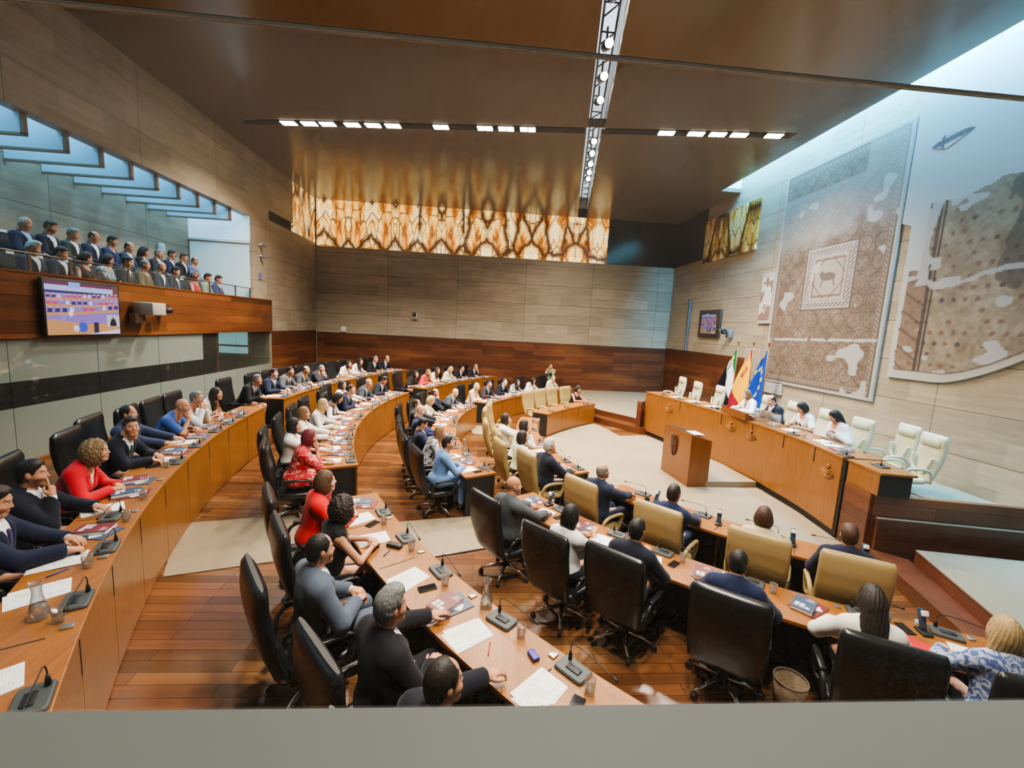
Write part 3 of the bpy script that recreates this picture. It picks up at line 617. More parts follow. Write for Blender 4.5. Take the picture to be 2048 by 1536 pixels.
# ---------------------------------------------------------------- presidential dais
DZ = 1.33; DF = .65
front = smooth_pts([(5.14, 12.9, 0), (5.52, 11.35, 0), (5.79, 9.75, 0), (5.92, 8.4, 0), (5.90, 7.2, 0), (5.76, 6.22, 0)], 8)
front = [Vector((p.x, p.y)) for p in front]
def offs(pts, d):
    out = []
    for i, p in enumerate(pts):
        t = (pts[min(i+1, len(pts)-1)]-pts[max(i-1, 0)]).normalized(); out.append(p+Vector((-t.y, t.x))*d)
    return out
def strip(pts, d0, d1, z0, z1):
    A, B = offs(pts, d0), offs(pts, d1)
    return MB().rings([[(a.x, a.y, z0), (b.x, b.y, z0), (b.x, b.y, z1), (a.x, a.y, z1)] for a, b in zip(A, B)], True, True, False)
plat = [(p.x+.05, p.y) for p in front]+[(5.78, 5.5), (8.5, 4.95), (8.5, 14.0), (5.25, 13.0)]
struct(MB().prism(plat, 0, DF-.01).build('floor_dais', M_stage)); carpet(plat, DF-.011, DF)
struct(MB().prism([(5.74, 5.56), (8.5, 5.0), (8.5, 5.08), (5.78, 5.66)], 0, .97).build('wall_stage', M_stage))
struct(MB().prism([(5.70, 5.6), (5.80, 5.58), (5.83, 6.10), (5.77, 6.12)], 0, .98).build('wall_stage_side', M_stage))
struct(MB().prism([(4.98, 12.78), (5.10, 12.98), (6.2, 13.32), (6.2, 13.38), (4.92, 12.98)], 0, 1.0).build('wall_stage_far', M_stage))
t = thing('presidential_desk', 'long raised wooden dais desk carrying concentric arc emblems', 'desk', (0, 0, 0))
nseg = len(front)-1; cuts = [0, 8, 16, 22, 28, 34, nseg] if nseg > 34 else [0, 7, 14, 20, 26, 32, nseg]
for a, b in zip(cuts[:-1], cuts[1:]):
    strip(front[a:b+1], 0, .025, .12, DZ-.03).build('front_panel', M_desk, t); strip(front[a:b+1], -.01, .62, DZ-.03, DZ).build('desktop', M_top, t)
for a in cuts[1:-1]:
    p = front[a]; MB().box((p.x-.003, p.y, DZ-.16), (.01, .014, .26)).build('seam_slot', M_dark, t)
strip(front, .03, .05, 0, .12).build('plinth', M_black, t); strip(front, .05, .07, .1, DZ-.04).build('back_board', M_black, t)
MB().box((6.06, 6.24, (DZ+DF-.03)/2+.0), (.5, .03, DZ-DF-.06)).build('end_panel', M_black, t)
MB().box((5.80, 6.19, .66), (.05, .05, 1.26)).build('end_panel', M_black, t)
def emblem(par, x, y, z, s, ang, m):
    b = MB(); M3 = Matrix.Rotation(ang, 3, 'Z')
    for i, rr in enumerate((.075, .115, .155, .195)):
        w = R(74-4*i); pts = [M3@Vector((-.012, rr*math.sin(q)*s, (.055-rr*math.cos(q))*s)) for q in np.linspace(-w, w, 14)]
        b.tube([Vector((x, y, z))+p for p in pts], .0105*s, 6)
    b.sphere((x-.012*math.cos(ang), y-.012*math.sin(ang), z+.085*s), .035*s, 10, 6, (.5, 1, 1))
    b.tube([Vector((x, y, z))+M3@Vector((-.012, q, zz)) for q, zz in ((-.045*s, .085*s), (0, .04*s), (.045*s, .085*s))], .012*s, 6)
    return b.build('emblem', m, par)
M_emb = wood('emblem_wood', (.26, .10, .022), (.36, .15, .035), 'Z', 3, .3, .35)
for px, py, s in ((1661, 940, .85), (1503, 868, .85), (1458, 850, .85), (1337, 815, .85)):
    v = ray(px, py); best = min(range(len(front)), key=lambda i: abs(math.atan2(front[i].y, front[i].x)-math.atan2(v[1], v[0]))); p = front[best]
    d = math.hypot(p.x, p.y); z = CAM_H+v[2]/math.hypot(v[0], v[1])*d; q = front[min(best+1, nseg)]-front[max(best-1, 0)]
    emblem(t, p.x-.008, p.y, z, s, math.atan2(q.y, q.x)+PI/2, M_emb)
t = thing('side_desk', 'lower wood side desk with black end at the near tip of the dais', 'desk', (0, 0, 0))
sd = [(5.70, 5.50), (6.12, 5.42), (6.30, 6.05), (5.79, 6.12)]
MB().prism([(5.68, 5.47), (6.14, 5.38), (6.32, 6.08), (5.77, 6.14)], DZ-.03, DZ).build('desktop', M_top, t)
MB().prism([(5.69, 5.50), (5.71, 5.50), (5.80, 6.12), (5.78, 6.12)], .985, DZ-.031).build('front_panel', M_desk, t)
MB().prism([(5.72, 5.50), (6.11, 5.42), (6.12, 5.44), (5.72, 5.52)], .985, DZ-.031).build('end_panel', M_black, t)
# reading rostrum raised in the middle of the dais
t = thing('tabletop_lectern', 'sloping wooden reading stand on the dais before the woman in white', 'lectern', (5.86, 9.3, DZ), 0)
MB().rings([[(-.05, y, 0), (.2, y, 0), (.2, y, .05), (-.05, y, .17)] for y in (-.42, .55)], True, True, False).build('body', M_lect, t)
# ---------------------------------------------------------------- lectern
A, B, D = at(1321, 938, .012), at(1373, 974, .012), at(1414, 973, .012)
A, B, D = (Vector((p[0], p[1])) for p in (A, B, D))
ex = (A-B).normalized(); ey = Vector((ex.y, -ex.x)); ey = ey if ey.x > 0 else -ey
t = thing('lectern', 'tall wooden speaker lectern with carved crest on the carpet', 'lectern', (B.x, B.y, .012))
W_, D_ = (A-B).length, .46
def LP(u, v): p = ex*u+ey*v; return (p.x, p.y)
m = MB(); q = [LP(0, 0), LP(W_, 0), LP(W_, D_), LP(0, D_)]
zz = [1.10, 1.10, .98, .98]
m.add([(p[0], p[1], 0) for p in q]+[(p[0], p[1], z) for p, z in zip(q, zz)], [(3, 2, 1, 0), (4, 5, 6, 7), (0, 1, 5, 4), (1, 2, 6, 5), (2, 3, 7, 6), (3, 0, 4, 7)]); m.build('body', M_lect, t, bev=.006)
def lp3(u, v, z): p = LP(u, v); return (p[0], p[1], z)
MB().add([lp3(.06, .06, 1.09), lp3(W_-.06, .06, 1.09), lp3(W_-.06, .4, 1.0), lp3(.06, .4, 1.0)], [(0, 1, 2, 3)]).build('reading_board', M_black, t)
# carved crest on the hall side
cr = MB(); uc, zc = W_*.56, .70
prof = [(-.1, .2), (.1, .2), (.12, .1), (.11, -.05), (.07, -.16), (0, -.22), (-.07, -.16), (-.11, -.05), (-.12, .1)]
f3 = lambda u, v, z: lp3(uc+u, v, zc+z)
nn = len(prof); cr.add([f3(a, -.03, b*.95) for a, b in prof]+[f3(a, .0, b) for a, b in prof], [tuple(range(nn)), tuple(reversed(range(nn, 2*nn)))]+[(i, (i+1) % nn, nn+(i+1) % nn, nn+i) for i in range(nn)])
for sx in (-1, 1): cr.tube([f3(sx*.02, -.035, .24), f3(sx*.07, -.035, .22), f3(sx*.1, -.035, .27)], .014, 6)
cr.tube([f3(-.09, -.035, .21), f3(.09, -.035, .21)], .016, 6); cr.tube([f3(0, -.035, .18), f3(0, -.035, -.18)], .008, 6); cr.tube([f3(-.1, -.035, .03), f3(.1, -.035, .03)], .008, 6)
cr.build('crest', simple('carved_wood', (.06, .018, .008), .5), t)
tag(MB().bbox((0, 0, 0), (.34, .22, .012), .004, rz=math.atan2(ex.y, ex.x), tx=0).build('paper_sheaf', text_mat('print_lectern'), None, (B.x+LP(.3, .25)[0], B.y+LP(.3, .25)[1], 1.085)), 'white papers lying on the speaker lectern', 'papers')
pl = [(B+ey*.1-ex*.0), (B+ey*.1+ex*1.1), Vector((5.5, 11.2)), Vector((5.86, 8.34))]
carpet([(B.x+ey.x*.42, B.y+ey.y*.42), (A.x+ey.x*.42, A.y+ey.y*.42), (5.55, 10.9), (5.80, 9.6), (5.88, 8.35)], .0, .13)
# ---------------------------------------------------------------- flags
def star(cx, cz, r):
    P = [(cx+(r if i % 2 == 0 else r*.42)*math.sin(PI*i/5), cz+(r if i % 2 == 0 else r*.42)*math.cos(PI*i/5)) for i in range(10)]; return P
def flag(px, base, name, label, colfn, seed):
    x, y = base; H = 2.35
    t = thing('flag_on_pole', label, 'flag', (x, y, DF))
    MB().tube([(0, 0, 0), (0, 0, H-.1)], .016, 8).build('pole', M_lect, t); MB().lathe([(.11, 0), (.11, .03), (.03, .05)], (0, 0, 0), 14).build('base', M_steel, t)
    MB().lathe([(.004, H+.1), (.03, H+.02), (.03, H-.02), (.015, H-.08), (.015, H-.12)], (0, 0, 0), 10).build('finial', simple('finial_copper', (.33, .12, .05), .35, .6), t)
    nu, nv = 44, 70; a, b = np.meshgrid(np.linspace(0, 1, nu+1), np.linspace(0, 1, nv+1))   # a across from pole, b down
    wid = .16+.48*np.clip(b*1.35, 0, 1)**.8; bx = -a*wid
    drop = H-.13-b*1.75-a*.38*(1-b*.35)-.03*np.sin(a*9+seed)
    fold = .055*np.sin(a*11+seed+b*1.2)*(.35+a)*np.clip(b*2, .3, 1)
    ang = R(-35); V = np.stack([bx*math.sin(-ang)*.6+fold*.8, -bx*1.0+fold*.2, drop], -1).reshape(-1, 3)
    idx = np.arange((nu+1)*(nv+1)).reshape(nv+1, nu+1); Q = np.stack([idx[:-1, :-1], idx[:-1, 1:], idx[1:, 1:], idx[1:, :-1]], -1).reshape(-1, 4)
    me = np_mesh('cloth', V, Q); set_col(me, srgb_np(colfn(a, b)).reshape(-1, 3)); me.materials.append(attr_mat('flag_cloth', .85)); link(bpy.data.objects.new('cloth', me), t)
def c_ext(a, b):
    c = np.empty(a.shape+(3,)); s = b*.62+a*.62; c[:] = (225, 228, 230); c[s < .33] = (20, 110, 55); c[s > .66] = (18, 18, 22)
    h = np.hypot((a-.58)/.22, (b-.24)/.075); c[h < 1] = (200, 150, 60); c[(h < 1) & (b > .25)] = (80, 95, 160); c[(h < .5) & (b < .23)] = (160, 50, 45); g = np.hypot((a-.5)/.22, (b-.13)/.045); c[g < 1] = (210, 220, 60); return c
def c_esp(a, b):
    c = np.empty(a.shape+(3,)); s = b*.62+a*.55; c[:] = (250, 185, 30); c[s < .19] = (170, 25, 40); c[s > .82] = (150, 22, 40)
    h = np.hypot((a-.45)/.24, (b-.34)/.08); c[h < 1] = (180, 60, 45); c[(h < .55) & (a > .45)] = (225, 170, 60); c[(h < .45) & (a < .4)] = (205, 200, 190); return c
def c_eur(a, b):
    c = np.empty(a.shape+(3,)); c[:] = (20, 62, 150)
    for i in range(12):
        q = 2*PI*i/12; ca, cb = .56+.36*math.sin(q), .48+.26*math.cos(q); th = np.arctan2(a-ca, (cb-b)*1.9); r = np.hypot((a-ca), (b-cb)*1.9); c[r < .085*(.72+.28*np.cos(5*th))] = (250, 225, 40)
    return c
flag(0, (7.75, 12.62), 'a', 'green, white and black regional flag with crest, left of the three flags', c_ext, 0)
flag(0, (7.85, 12.02), 'b', 'red and yellow national flag with crest, middle of three', c_esp, 1.4)
flag(0, (7.95, 11.5), 'c', 'blue flag with yellow star circle, right of three', c_eur, 2.6)
# ---------------------------------------------------------------- screens and cameras
def tvpic(u, v):   # 1.42 x .9 m broadcast view of the same hall
    W, H = 1.42, .9; x, y = u/W, v/H; c = np.empty(u.shape+(3,)); c[:] = (150, 120, 205)
    def put(m, col): c[m] = col
    put(y > .83, (185, 195, 250)); put(y > .93, (110, 60, 90)); put((y > .89) & (x > .3) & (x < .45), (150, 170, 250)); put((y < .83) & (y > .78), (60, 55, 110)); put((x > .92) & (y > .8), (120, 70, 80))
    for i, (yb, hh, sl) in enumerate(((.66, .1, .02), (.53, .13, -.01), (.36, .16, .06))):
        yy = y-yb-sl*x-.05*x*x; put((yy > 0) & (yy < hh*.32), (214, 150, 95)); q = np.floor(x*(15-2*i)); s = np.abs(np.sin(q*12.9+i*7.7))
        fx = x*(15-2*i)-q-.5; body = (yy > hh*.34) & (yy < hh*.85) & (np.abs(fx) < .36-(yy-hh*.34)*1.2)
        put(body & (s < .45), (45, 50, 120)); put(body & (s >= .45) & (s < .75), (215, 215, 250)); put(body & (s > .9), (215, 70, 110)); put((np.hypot(fx*.05, yy-hh*.92) < .018), (205, 160, 170))
    put((y < .30-.30*x+.12*x) & (x < .55), (205, 150, 100)); put((y < .22) & (x > .55), (214, 150, 95)); put((y < .24) & (x > .6) & (x < .67), (45, 40, 70)); put((y < .1-.2*(1-x)) & (x > .5), (225, 215, 250))
    put(np.hypot((x-.45)*1.6, (y-.14)) < .10, (70, 90, 200)); put(np.hypot((x-.36)*1.6, (y-.12)) < .06, (225, 225, 250)); put(np.hypot((x-.2)*1.6, (y-.33)) < .06, (150, 140, 215)); put(np.hypot((x-.3)*1.6, (y-.4)) < .05, (230, 225, 250))
    put((x > .80) & (y > .15) & (y < .40), (200, 195, 205)); put((np.hypot((x-.9)*1.6, y-.27) < .06) | ((np.abs(x-.9) < .05) & (y > .16) & (y < .25)), (25, 20, 35)); put(np.hypot((x-.9)*1.6, y-.335) < .025, (150, 120, 130))
    return c
M_scr = attr_mat('screen_emission', .3, 1.15)
t = thing('television', 'wide flat television on the gallery front showing the chamber', 'television', (XL+.06, 8.30, 3.02), 0)
MB().bbox((0, 0, 0), (.06, 1.48, .97), .008).build('frame', M_black, t)
paint('screen', (.033, -.71, -.45), (0, 1.42, 0), (0, 0, .9), 142, 90, tvpic, M_scr, t)
t = thing('television', 'small framed screen hung on the right stone wall near the flags', 'television', (XR-.05, 15.75, 3.6), 0)
MB().bbox((0, 0, 0), (.08, 1.5, 1.02), .01).build('frame', simple('bronze_frame', (.05, .035, .022), .4), t)
paint('screen', (-.043, .55, -.36), (0, -1.1, 0), (0, 0, .74), 80, 50, lambda u, v: tvpic(u/1.1*1.42, v/.74*.9)*.75, M_scr, t)
def ptz(loc, rz, label, col):
    t = thing('wall_camera', label, 'camera', loc, rz)
    MB().bbox((0, .07, 0), (.2, .14, .26), .01).build('bracket_box', col, t); MB().lathe([(.07, -.02), (.09, .0), (.09, .05), (.06, .07)], (.0, .26, .0), 14).build('turret', M_black, t)
    MB().bbox((0, .3, .1), (.13, .2, .12), .03).build('camera_head', M_black, t); MB().tube([(0, .4, .1), (0, .43, .1)], .04, 12).build('lens', M_grey, t)
ptz((-3.0, YB-.01, 3.35), PI, 'grey remote camera on the back stone wall', M_white)
ptz((XR-.02, 14.3, 3.25), PI/2, 'black remote camera beside the small framed screen', M_grey)
t = thing('video_projector', 'beige camera box on a bracket projecting from the gallery front', 'camera', (XL+.02, 9.6, 2.98))
MB().bbox((.22, 0, .1), (.4, .38, .26), .02).build('housing', simple('beige_box', (.45, .42, .33), .5), t); MB().tube([(.1, .0, -.03), (.1, 0, -.16)], .03, 8).build('stalk', M_grey, t)
MB().box((.08, -.18, -.1), (.12, .2, .2)).build('junction_box', simple('wood_box', (.3, .22, .14), .5), t); MB().lathe([(.1, .03), (.12, .06), (.12, .12), (.08, .15)], (.26, .42, 0), 14).build('camera_turret', M_black, t); MB().box((.1, .62, .1), (.12, .12, .22)).build('wood_mount', M_fascia, t)
tag(MB().bbox((-6.06, YB-.05, 2.62), (.22, .08, .24), .02).build('wall_speaker', M_white), 'white square box on the stone above the back panelling', 'loudspeaker')
tag(MB().box((XR-.06, 17.45, 3.55), (.08, .12, 2.1)).build('cable_duct', simple('duct_grey', (.12, .13, .15), .5)), 'tall grey duct on the right wall near the corner', 'duct')
# ---------------------------------------------------------------- ceiling lamps
M_lamp = emis('lamp_lens', (1.0, .93, .80), 60)
def lampn(i, n): return ['first', 'second', 'third', 'fourth', 'fifth', 'sixth', 'seventh', 'eighth', 'ninth', 'tenth', 'eleventh', 'twelfth', 'thirteenth', 'fourteenth', 'fifteenth', 'sixteenth'][i]
LP_ = [(578, 246), (618, 246), (655, 247), (704, 248), (745, 248), (785, 249), (880, 244), (970, 250), (1013, 251), (1057, 252), (1338, 260), (1400, 260), (1443, 262), (1488, 262), (1560, 263)]
for i, (x, y) in enumerate(LP_):
    p = at(x, y, 8.0)
    t = thing('ceiling_floodlight', lampn(i, 15)+' white floodlight from the left in the cross ceiling slot', 'ceiling light', (p[0], Ly(p[0])+h*.5, 7.99), R(-7.5), 'floodlights in the cross slot')
    MB().box((0, 0, .07), (.42, .26, .14)).build('housing', M_black, t); MB().bbox((-.1, 0, -.005), (.17, .2, .02), .004).bbox((.1, 0, -.005), (.17, .2, .02), .004).build('lens', M_lamp, t)
M_lamp2 = emis('spot_lens', (1.0, .95, .86), 30)
yy = [-.2, .6, 2.2, 3.2, 4.6, 5.2, 6.1, 7.2, 8.4, 9.4, 10.3, 12.4, 13.2, 14.0, 14.7, 15.3]
for i, y in enumerate(yy):
    x = Lx(y)+.2
    t = thing('track_spotlight', lampn(i, 16)+' black track spotlight from the viewer inside the lengthwise ceiling slot', 'spotlight', (x, y, 8.25), 0, 'spotlights in the lengthwise slot')
    MB().tube([(0, .18, .06), (0, -.1, -.04)], .085, 12).build('barrel', M_black, t); MB().tube([(0, -.1, -.04), (0, -.112, -.045)], .075, 12).build('lens', M_lamp2, t); MB().box((0, .1, .22), (.03, .05, .25)).build('yoke', M_black, t)
t = thing('lighting_truss', 'dark steel truss running inside the lengthwise ceiling slot', 'truss', (0, 0, 0))
for dx in (.07, .33): MB().tube([(Lx(-1)+dx, -1, 8.55), (Lx(YB)+dx, YB, 8.55)], .022, 6).build('chord', M_black, t)
for i in range(28):
    y = -.8+.72*i; MB().tube([(Lx(y)+.07, y, 8.55), (Lx(y)+.33, y, 8.55), (Lx(y+.36)+.07, y+.36, 8.55)], .016, 5).build('lattice_bar', M_black, t)
# ---------------------------------------------------------------- chairs (origin under the seat centre, facing +Y)
def sup(cx, cy, cz, hw, ht, tilt, n=28, e=3.2):
    out = []
    for k in range(n):
        a = 2*PI*k/n; c, s = math.cos(a), math.sin(a); x = hw*math.copysign(abs(c)**(2/e), c); y = ht*math.copysign(abs(s)**(2/e), s)
        out.append((cx+x, cy+y*math.cos(tilt), cz+y*math.sin(tilt)))
    return out
def back_mesh(w=.27, z0=.46, z1=1.15, style='exec'):
    m = MB(); n = 17; rr = []
    for i in range(n):
        t = i/(n-1); z = z0+(z1-z0)*t; y = -.235-.15*t-.03*math.sin(t*PI)+.02*(t > .75)*(t-.75)*4
        hw = w*(.80+.2*min(1, t*2.2)**.6); ht = .05+.018*math.sin(t*PI)
        if style == 'cream' and .70 < t < .76: ht *= .8
        if style == 'tan' and (.30 < t < .35 or .62 < t < .67): ht *= .88
        if t > .94: hw *= .975; ht *= .85
        if i == n-1: hw *= .95; ht *= .4
        if i == 0: ht *= .6
        rr.append(sup(0, y, z, hw, ht, R(-12), e=3.4 if style == 'exec' else 3.8))
    return m.rings(rr)
def chair(kind, label):
    col = {'black': ((.010, .0105, .012), .30), 'tan': ((.34, .245, .095), .42), 'cream': ((.56, .51, .34), .42)}[kind]
    ml = simple('leather_'+kind, col[0], col[1], 0, .03, 60, .5)
    t = thing('swivel_chair', label, 'chair')
    z1 = {'black': 1.13, 'tan': 1.12, 'cream': 1.18}[kind]
    back_mesh(.295 if kind != 'cream' else .27, .36, z1, 'exec' if kind == 'black' else kind).build('backrest', ml, t)
    if kind == 'cream':
        MB().rings([sup(0, y, z, .205, h_, R(-12), 20, 3) for y, z, h_ in ((-.33, .965, .01), (-.315, 1.0, .035), (-.325, 1.07, .038), (-.345, 1.13, .03), (-.37, 1.16, .008))]).build('headrest', ml, t)
        for s in (-1, 1): MB().tube(smooth_pts([(s*.06, -.20, .50), (s*.17, -.20, .62), (s*.21, -.23, .80)], 5), .03, 8).build('lumbar_wing', ml, t)
    m = MB(); rr = []
    for z, k in ((.33, .9), (.345, 1), (.38, 1), (.405, .97), (.414, .86)): rr.append([(x*k, y*k+.03, z) for x, y, _ in sup(0, 0, 0, .255, .25, 0, 32, 4)])
    m.rings(rr).build('seat', ml, t)
    for s in (-1, 1):
        pts = smooth_pts([(s*.27, -.20, .37), (s*.29, -.17, .54), (s*.295, -.08, .60), (s*.295, .12, .605), (s*.29, .20, .57), (s*.275, .16, .40), (s*.25, .1, .37)], 5)
        if kind == 'black':
            MB().tube(pts, .018, 8).build('armrest', M_black, t); MB().bbox((s*.295, .02, .613), (.05, .30, .03), .014, tx=R(-2)).build('armrest_pad', ml, t)
        else: MB().tube(pts, [.018]+[.025]*(len(pts)-2)+[.018], 10).build('armrest', ml, t)
    MB().tube([(0, 0, .33), (0, 0, .12)], .035, 12).box((0, 0, .32), (.24, .2, .03)).build('column', M_black, t)
    for k in range(5):
        a = 2*PI*k/5+.3; d = Vector((math.cos(a), math.sin(a), 0))
        l = MB().tube([d*.03+Vector((0, 0, .125)), d*.17+Vector((0, 0, .11)), d*.31+Vector((0, 0, .075))], [.024, .02, .014], 8).build('base_leg', M_chrome if kind != 'tan' else M_chrome, t)
        MB().tube([d*.31+Vector((-d.y*.02, d.x*.02, .03)), d*.31+Vector((d.y*.02, -d.x*.02, .03))], .03, 12).tube([d*.31+Vector((0, 0, .03)), d*.31+Vector((0, 0, .075))], .012, 6).build('caster', M_black, l)
    return t
CHP = {}
def place_chair(kind, x, y, z, face, label):
    """face = heading of the sitter (radians, 0 = +Y, counter-clockwise)"""
    g = {'black': 'black leather swivel chairs', 'tan': 'tan leather swivel chairs', 'cream': 'cream leather swivel chairs'}[kind]
    if kind not in CHP:
        t = chair(kind, label); t['group'] = g; t.scale = (.9, .9, .93) if kind == 'cream' else (1, 1, 1); t.location = (x, y, z); t.rotation_euler = (0, 0, face); CHP[kind] = t; return t
    o = dup(CHP[kind], (x, y, z), face, label, g); return o
# fixed gallery seats: dark upholstered shell, wooden back
def gallery_seat(label):
    t = thing('gallery_seat', label, 'seat', group='upholstered seats in the gallery')
    MB().bbox((0, .02, .362), (.46, .46, .1), .03).build('cushion', simple('seat_navy', (.012, .014, .02), .8), t)
    MB().bbox((0, -.255, .78), (.46, .06, .6), .03, tx=R(8)).build('back_pad', simple('seat_navy', (.012, .014, .02), .8), t)
    MB().bbox((0, -.30, .62), (.46, .03, .62), .01, tx=R(8)).build('wood_shell', wood('seat_wood', (.28, .10, .03), (.40, .16, .05), 'Z', 3, .4), t)
    MB().box((0, 0, .155), (.3, .3, .31)).build('pedestal', M_black, t)
    MB().box((0, -.255, 1.075), (.13, .01, .05), tx=R(8)).build('number_tag', M_white, t)
    return t
# ---------------------------------------------------------------- people: fields -> surfaces
f4 = np.float32
def V3(*a): return np.array(a, f4)
def rc(P, a, b, ra, rb):
    a, b = np.asarray(a, f4), np.asarray(b, f4); ba = b-a; pa = P-a; t = np.clip((pa@ba)/max(1e-9, float(ba@ba)), 0, 1)
    return np.sqrt(((pa-t[..., None]*ba)**2).sum(-1))-(ra+(rb-ra)*t)
def ell(P, c, r):
    q = (P-np.asarray(c, f4)); r = np.asarray(r, f4); k0 = np.sqrt(((q/r)**2).sum(-1)); k1 = np.sqrt(((q/(r*r))**2).sum(-1))
    return k0*(k0-1)/np.maximum(k1, 1e-6)
def smin(a, b, k):
    h = np.clip(.5+.5*(b-a)/k, 0, 1); return b*(1-h)+a*h-k*h*(1-h)
def smax(a, b, k): return -smin(-a, -b, k)
def grid(lo, hi, h):
    lo = np.array(lo, float); hi = np.array(hi, float); n = np.ceil((hi-lo)/h).astype(int)+1
    ax = [lo[i]+h*np.arange(n[i]) for i in range(3)]
    return np.stack(np.meshgrid(*ax, indexing='ij'), -1).astype(f4), lo
def surf(D, lo, h):
    g = vdb.FloatGrid(3*h); g.copyFromArray(np.ascontiguousarray(np.clip(D, -3*h, 3*h), dtype=f4)); g.transform = vdb.createLinearTransform(voxelSize=h)
    p, q = g.convertToQuads(0.0)
    return np.asarray(p, float)+lo, np.asarray(q, np.int64)[:, ::-1]
def cat(*ms):
    V, Q, n = [], [], 0
    for v, q in ms: V.append(v); Q.append(q+n); n += len(v)
    return np.concatenate(V), np.concatenate(Q)
# head (origin at head centre, face to +Y)
def head_field(P, fem):
    d = smin(ell(P, (0, -.012, .03), (.074, .094, .096)), ell(P, (0, .022, -.042), (.055 if fem else .06, .068, .078)), .03)
    d = smin(d, rc(P, (-.018, .062, -.098), (.018, .062, -.098), .02 if fem else .024, .02 if fem else .024), .025)
    d = smin(d, rc(P, (-.032, .076, .028), (.032, .076, .028), .006, .006), .02)
    for s in (-1, 1):
        d = np.maximum(d, -(np.sqrt(((P-V3(s*.032, .094, .006))**2).sum(-1))-.014)*.7) if 0 else -smin(-d, (np.sqrt(((P-V3(s*.031, .098, .005))**2).sum(-1))-.017), .012)
        d = np.minimum(d, np.sqrt(((P-V3(s*.031, .0725, .005))**2).sum(-1))-.0125)
        d = smin(d, ell(P, (s*.0745, -.012, -.008), (.0085, .018, .029)), .006)
        d = smin(d, ell(P, (s*.04, .05, -.03), (.022, .03, .022)), .03)
    d = smin(d, rc(P, (0, .084, .010), (0, .101, -.028), .0065, .0108), .012)
    for s in (-1, 1): d = smin(d, ell(P, (s*.010, .090, -.031), (.007, .009, .006)), .008)
    d = smin(d, ell(P, (0, .084, -.062), (.024, .012, .006)), .006); d = smin(d, ell(P, (0, .081, -.074), (.021, .012, .0065)), .006)
    d = smin(d, rc(P, (0, -.022, -.06), (0, -.035, -.17), .05 if fem else .056, .05 if fem else .058), .03)
    return d
HEADS = {}
def head_mesh(fem, h):
    k = (fem, h)
    if k not in HEADS:
        P, lo = grid((-.1, -.13, -.17), (.1, .13, .14), h); HEADS[k] = surf(head_field(P, fem), lo, h)
    return HEADS[k]
def hair_field(P, style):
    x, y, z = P[..., 0], P[..., 1], P[..., 2]; wob = .0012*np.sin(np.arctan2(x, y-.02)*57+5*np.sin(z*14))
    wob = wob+.0016*np.sin(np.arctan2(x, y-.02)*34+z*25); cap = smin(ell(P, (0, -.014, .031), (.0805, .100, .1035)), ell(P, (0, -.035, -.03), (.074, .072, .075)), .03)
    keep = -(z-np.interp(y, [-.13, -.075, -.045, -.026, -.012, .004, .012, .026, .040, .058, .11], [-.082, -.078, -.055, .006, .022, .012, -.018, -.016, .030, .062, .076]).astype(f4))*.6; face = ell(P, (0, .115, -.04), (.068, .10, .115))
    if style == 'short': return smax(smax(smin(cap, ell(P, (0, .015, .09), (.062, .055, .04)), .02)+wob-.002, keep+.006*np.sin(x*110), .022), -ell(P, (0, .1, -.03), (.07, .062, .1)), .02)
    if style == 'crop': return smax(cap+.004, keep, .01)
    if style == 'bald': return np.maximum(np.maximum(cap+.004+wob, keep), -ell(P, (0, .02, .12), (.085, .11, .088)))
    if style == 'thin': return smax(smax(cap+.001+wob, keep, .015), -ell(P, (0, .075, .1), (.05, .05, .06)), .015)
    if style == 'quiff': return smax(smax(-.002+smin(cap, ell(P, (0, .02, .105), (.056, .062, .04)), .03)+wob*1.6, keep+.006*np.sin(x*120), .022), -ell(P, (0, .1, -.03), (.07, .066, .1)), .02)
    v = smin(cap, ell(P, (0, -.03, -.03), (.100, .098, .12)), .03)
    if style == 'bob': v = smin(v, ell(P, (0, -.03, -.06), (.098, .088, .1)), .02)
    if style == 'long': v = smin(v, ell(P, (0, -.07, -.15), (.105, .058, .2)), .03)
    if style == 'longback': v = smin(v, ell(P, (0, -.085, -.19), (.095, .05, .24)), .03)
    if style == 'curly': v = smin(v, ell(P, (0, -.035, -.02), (.128, .118, .145)), .03)+.010*np.sin(x*105+2*np.sin(z*40))*np.sin(y*105+1)*np.sin(z*95+2*np.sin(x*45))+.005*np.sin(x*210+1)*np.sin(y*210)*np.sin(z*210)
    if style == 'curlylong': v = smin(v, ell(P, (0, -.05, -.09), (.118, .088, .19)), .03)+.009*np.sin(x*80)*np.sin(y*80+1)*np.sin(z*70)
    if style == 'bun': v = smin(cap, ell(P, (0, -.115, .01), (.04, .04, .04)), .02); return np.maximum(np.maximum(v+wob, keep), -ell(P, (0, .1, -.03), (.07, .062, .1)))
    return np.maximum(v+wob*1.6, -face)
HAIRS = {}
def hair_mesh(style, h):
    k = (style, h)
    if k not in HAIRS:
        P, lo = grid((-.17, -.19, -.46), (.17, .14, .19), h); v, q = surf(hair_field(P, style), lo, h); HAIRS[k] = np_mesh('hair', v, q)
    return HAIRS[k]
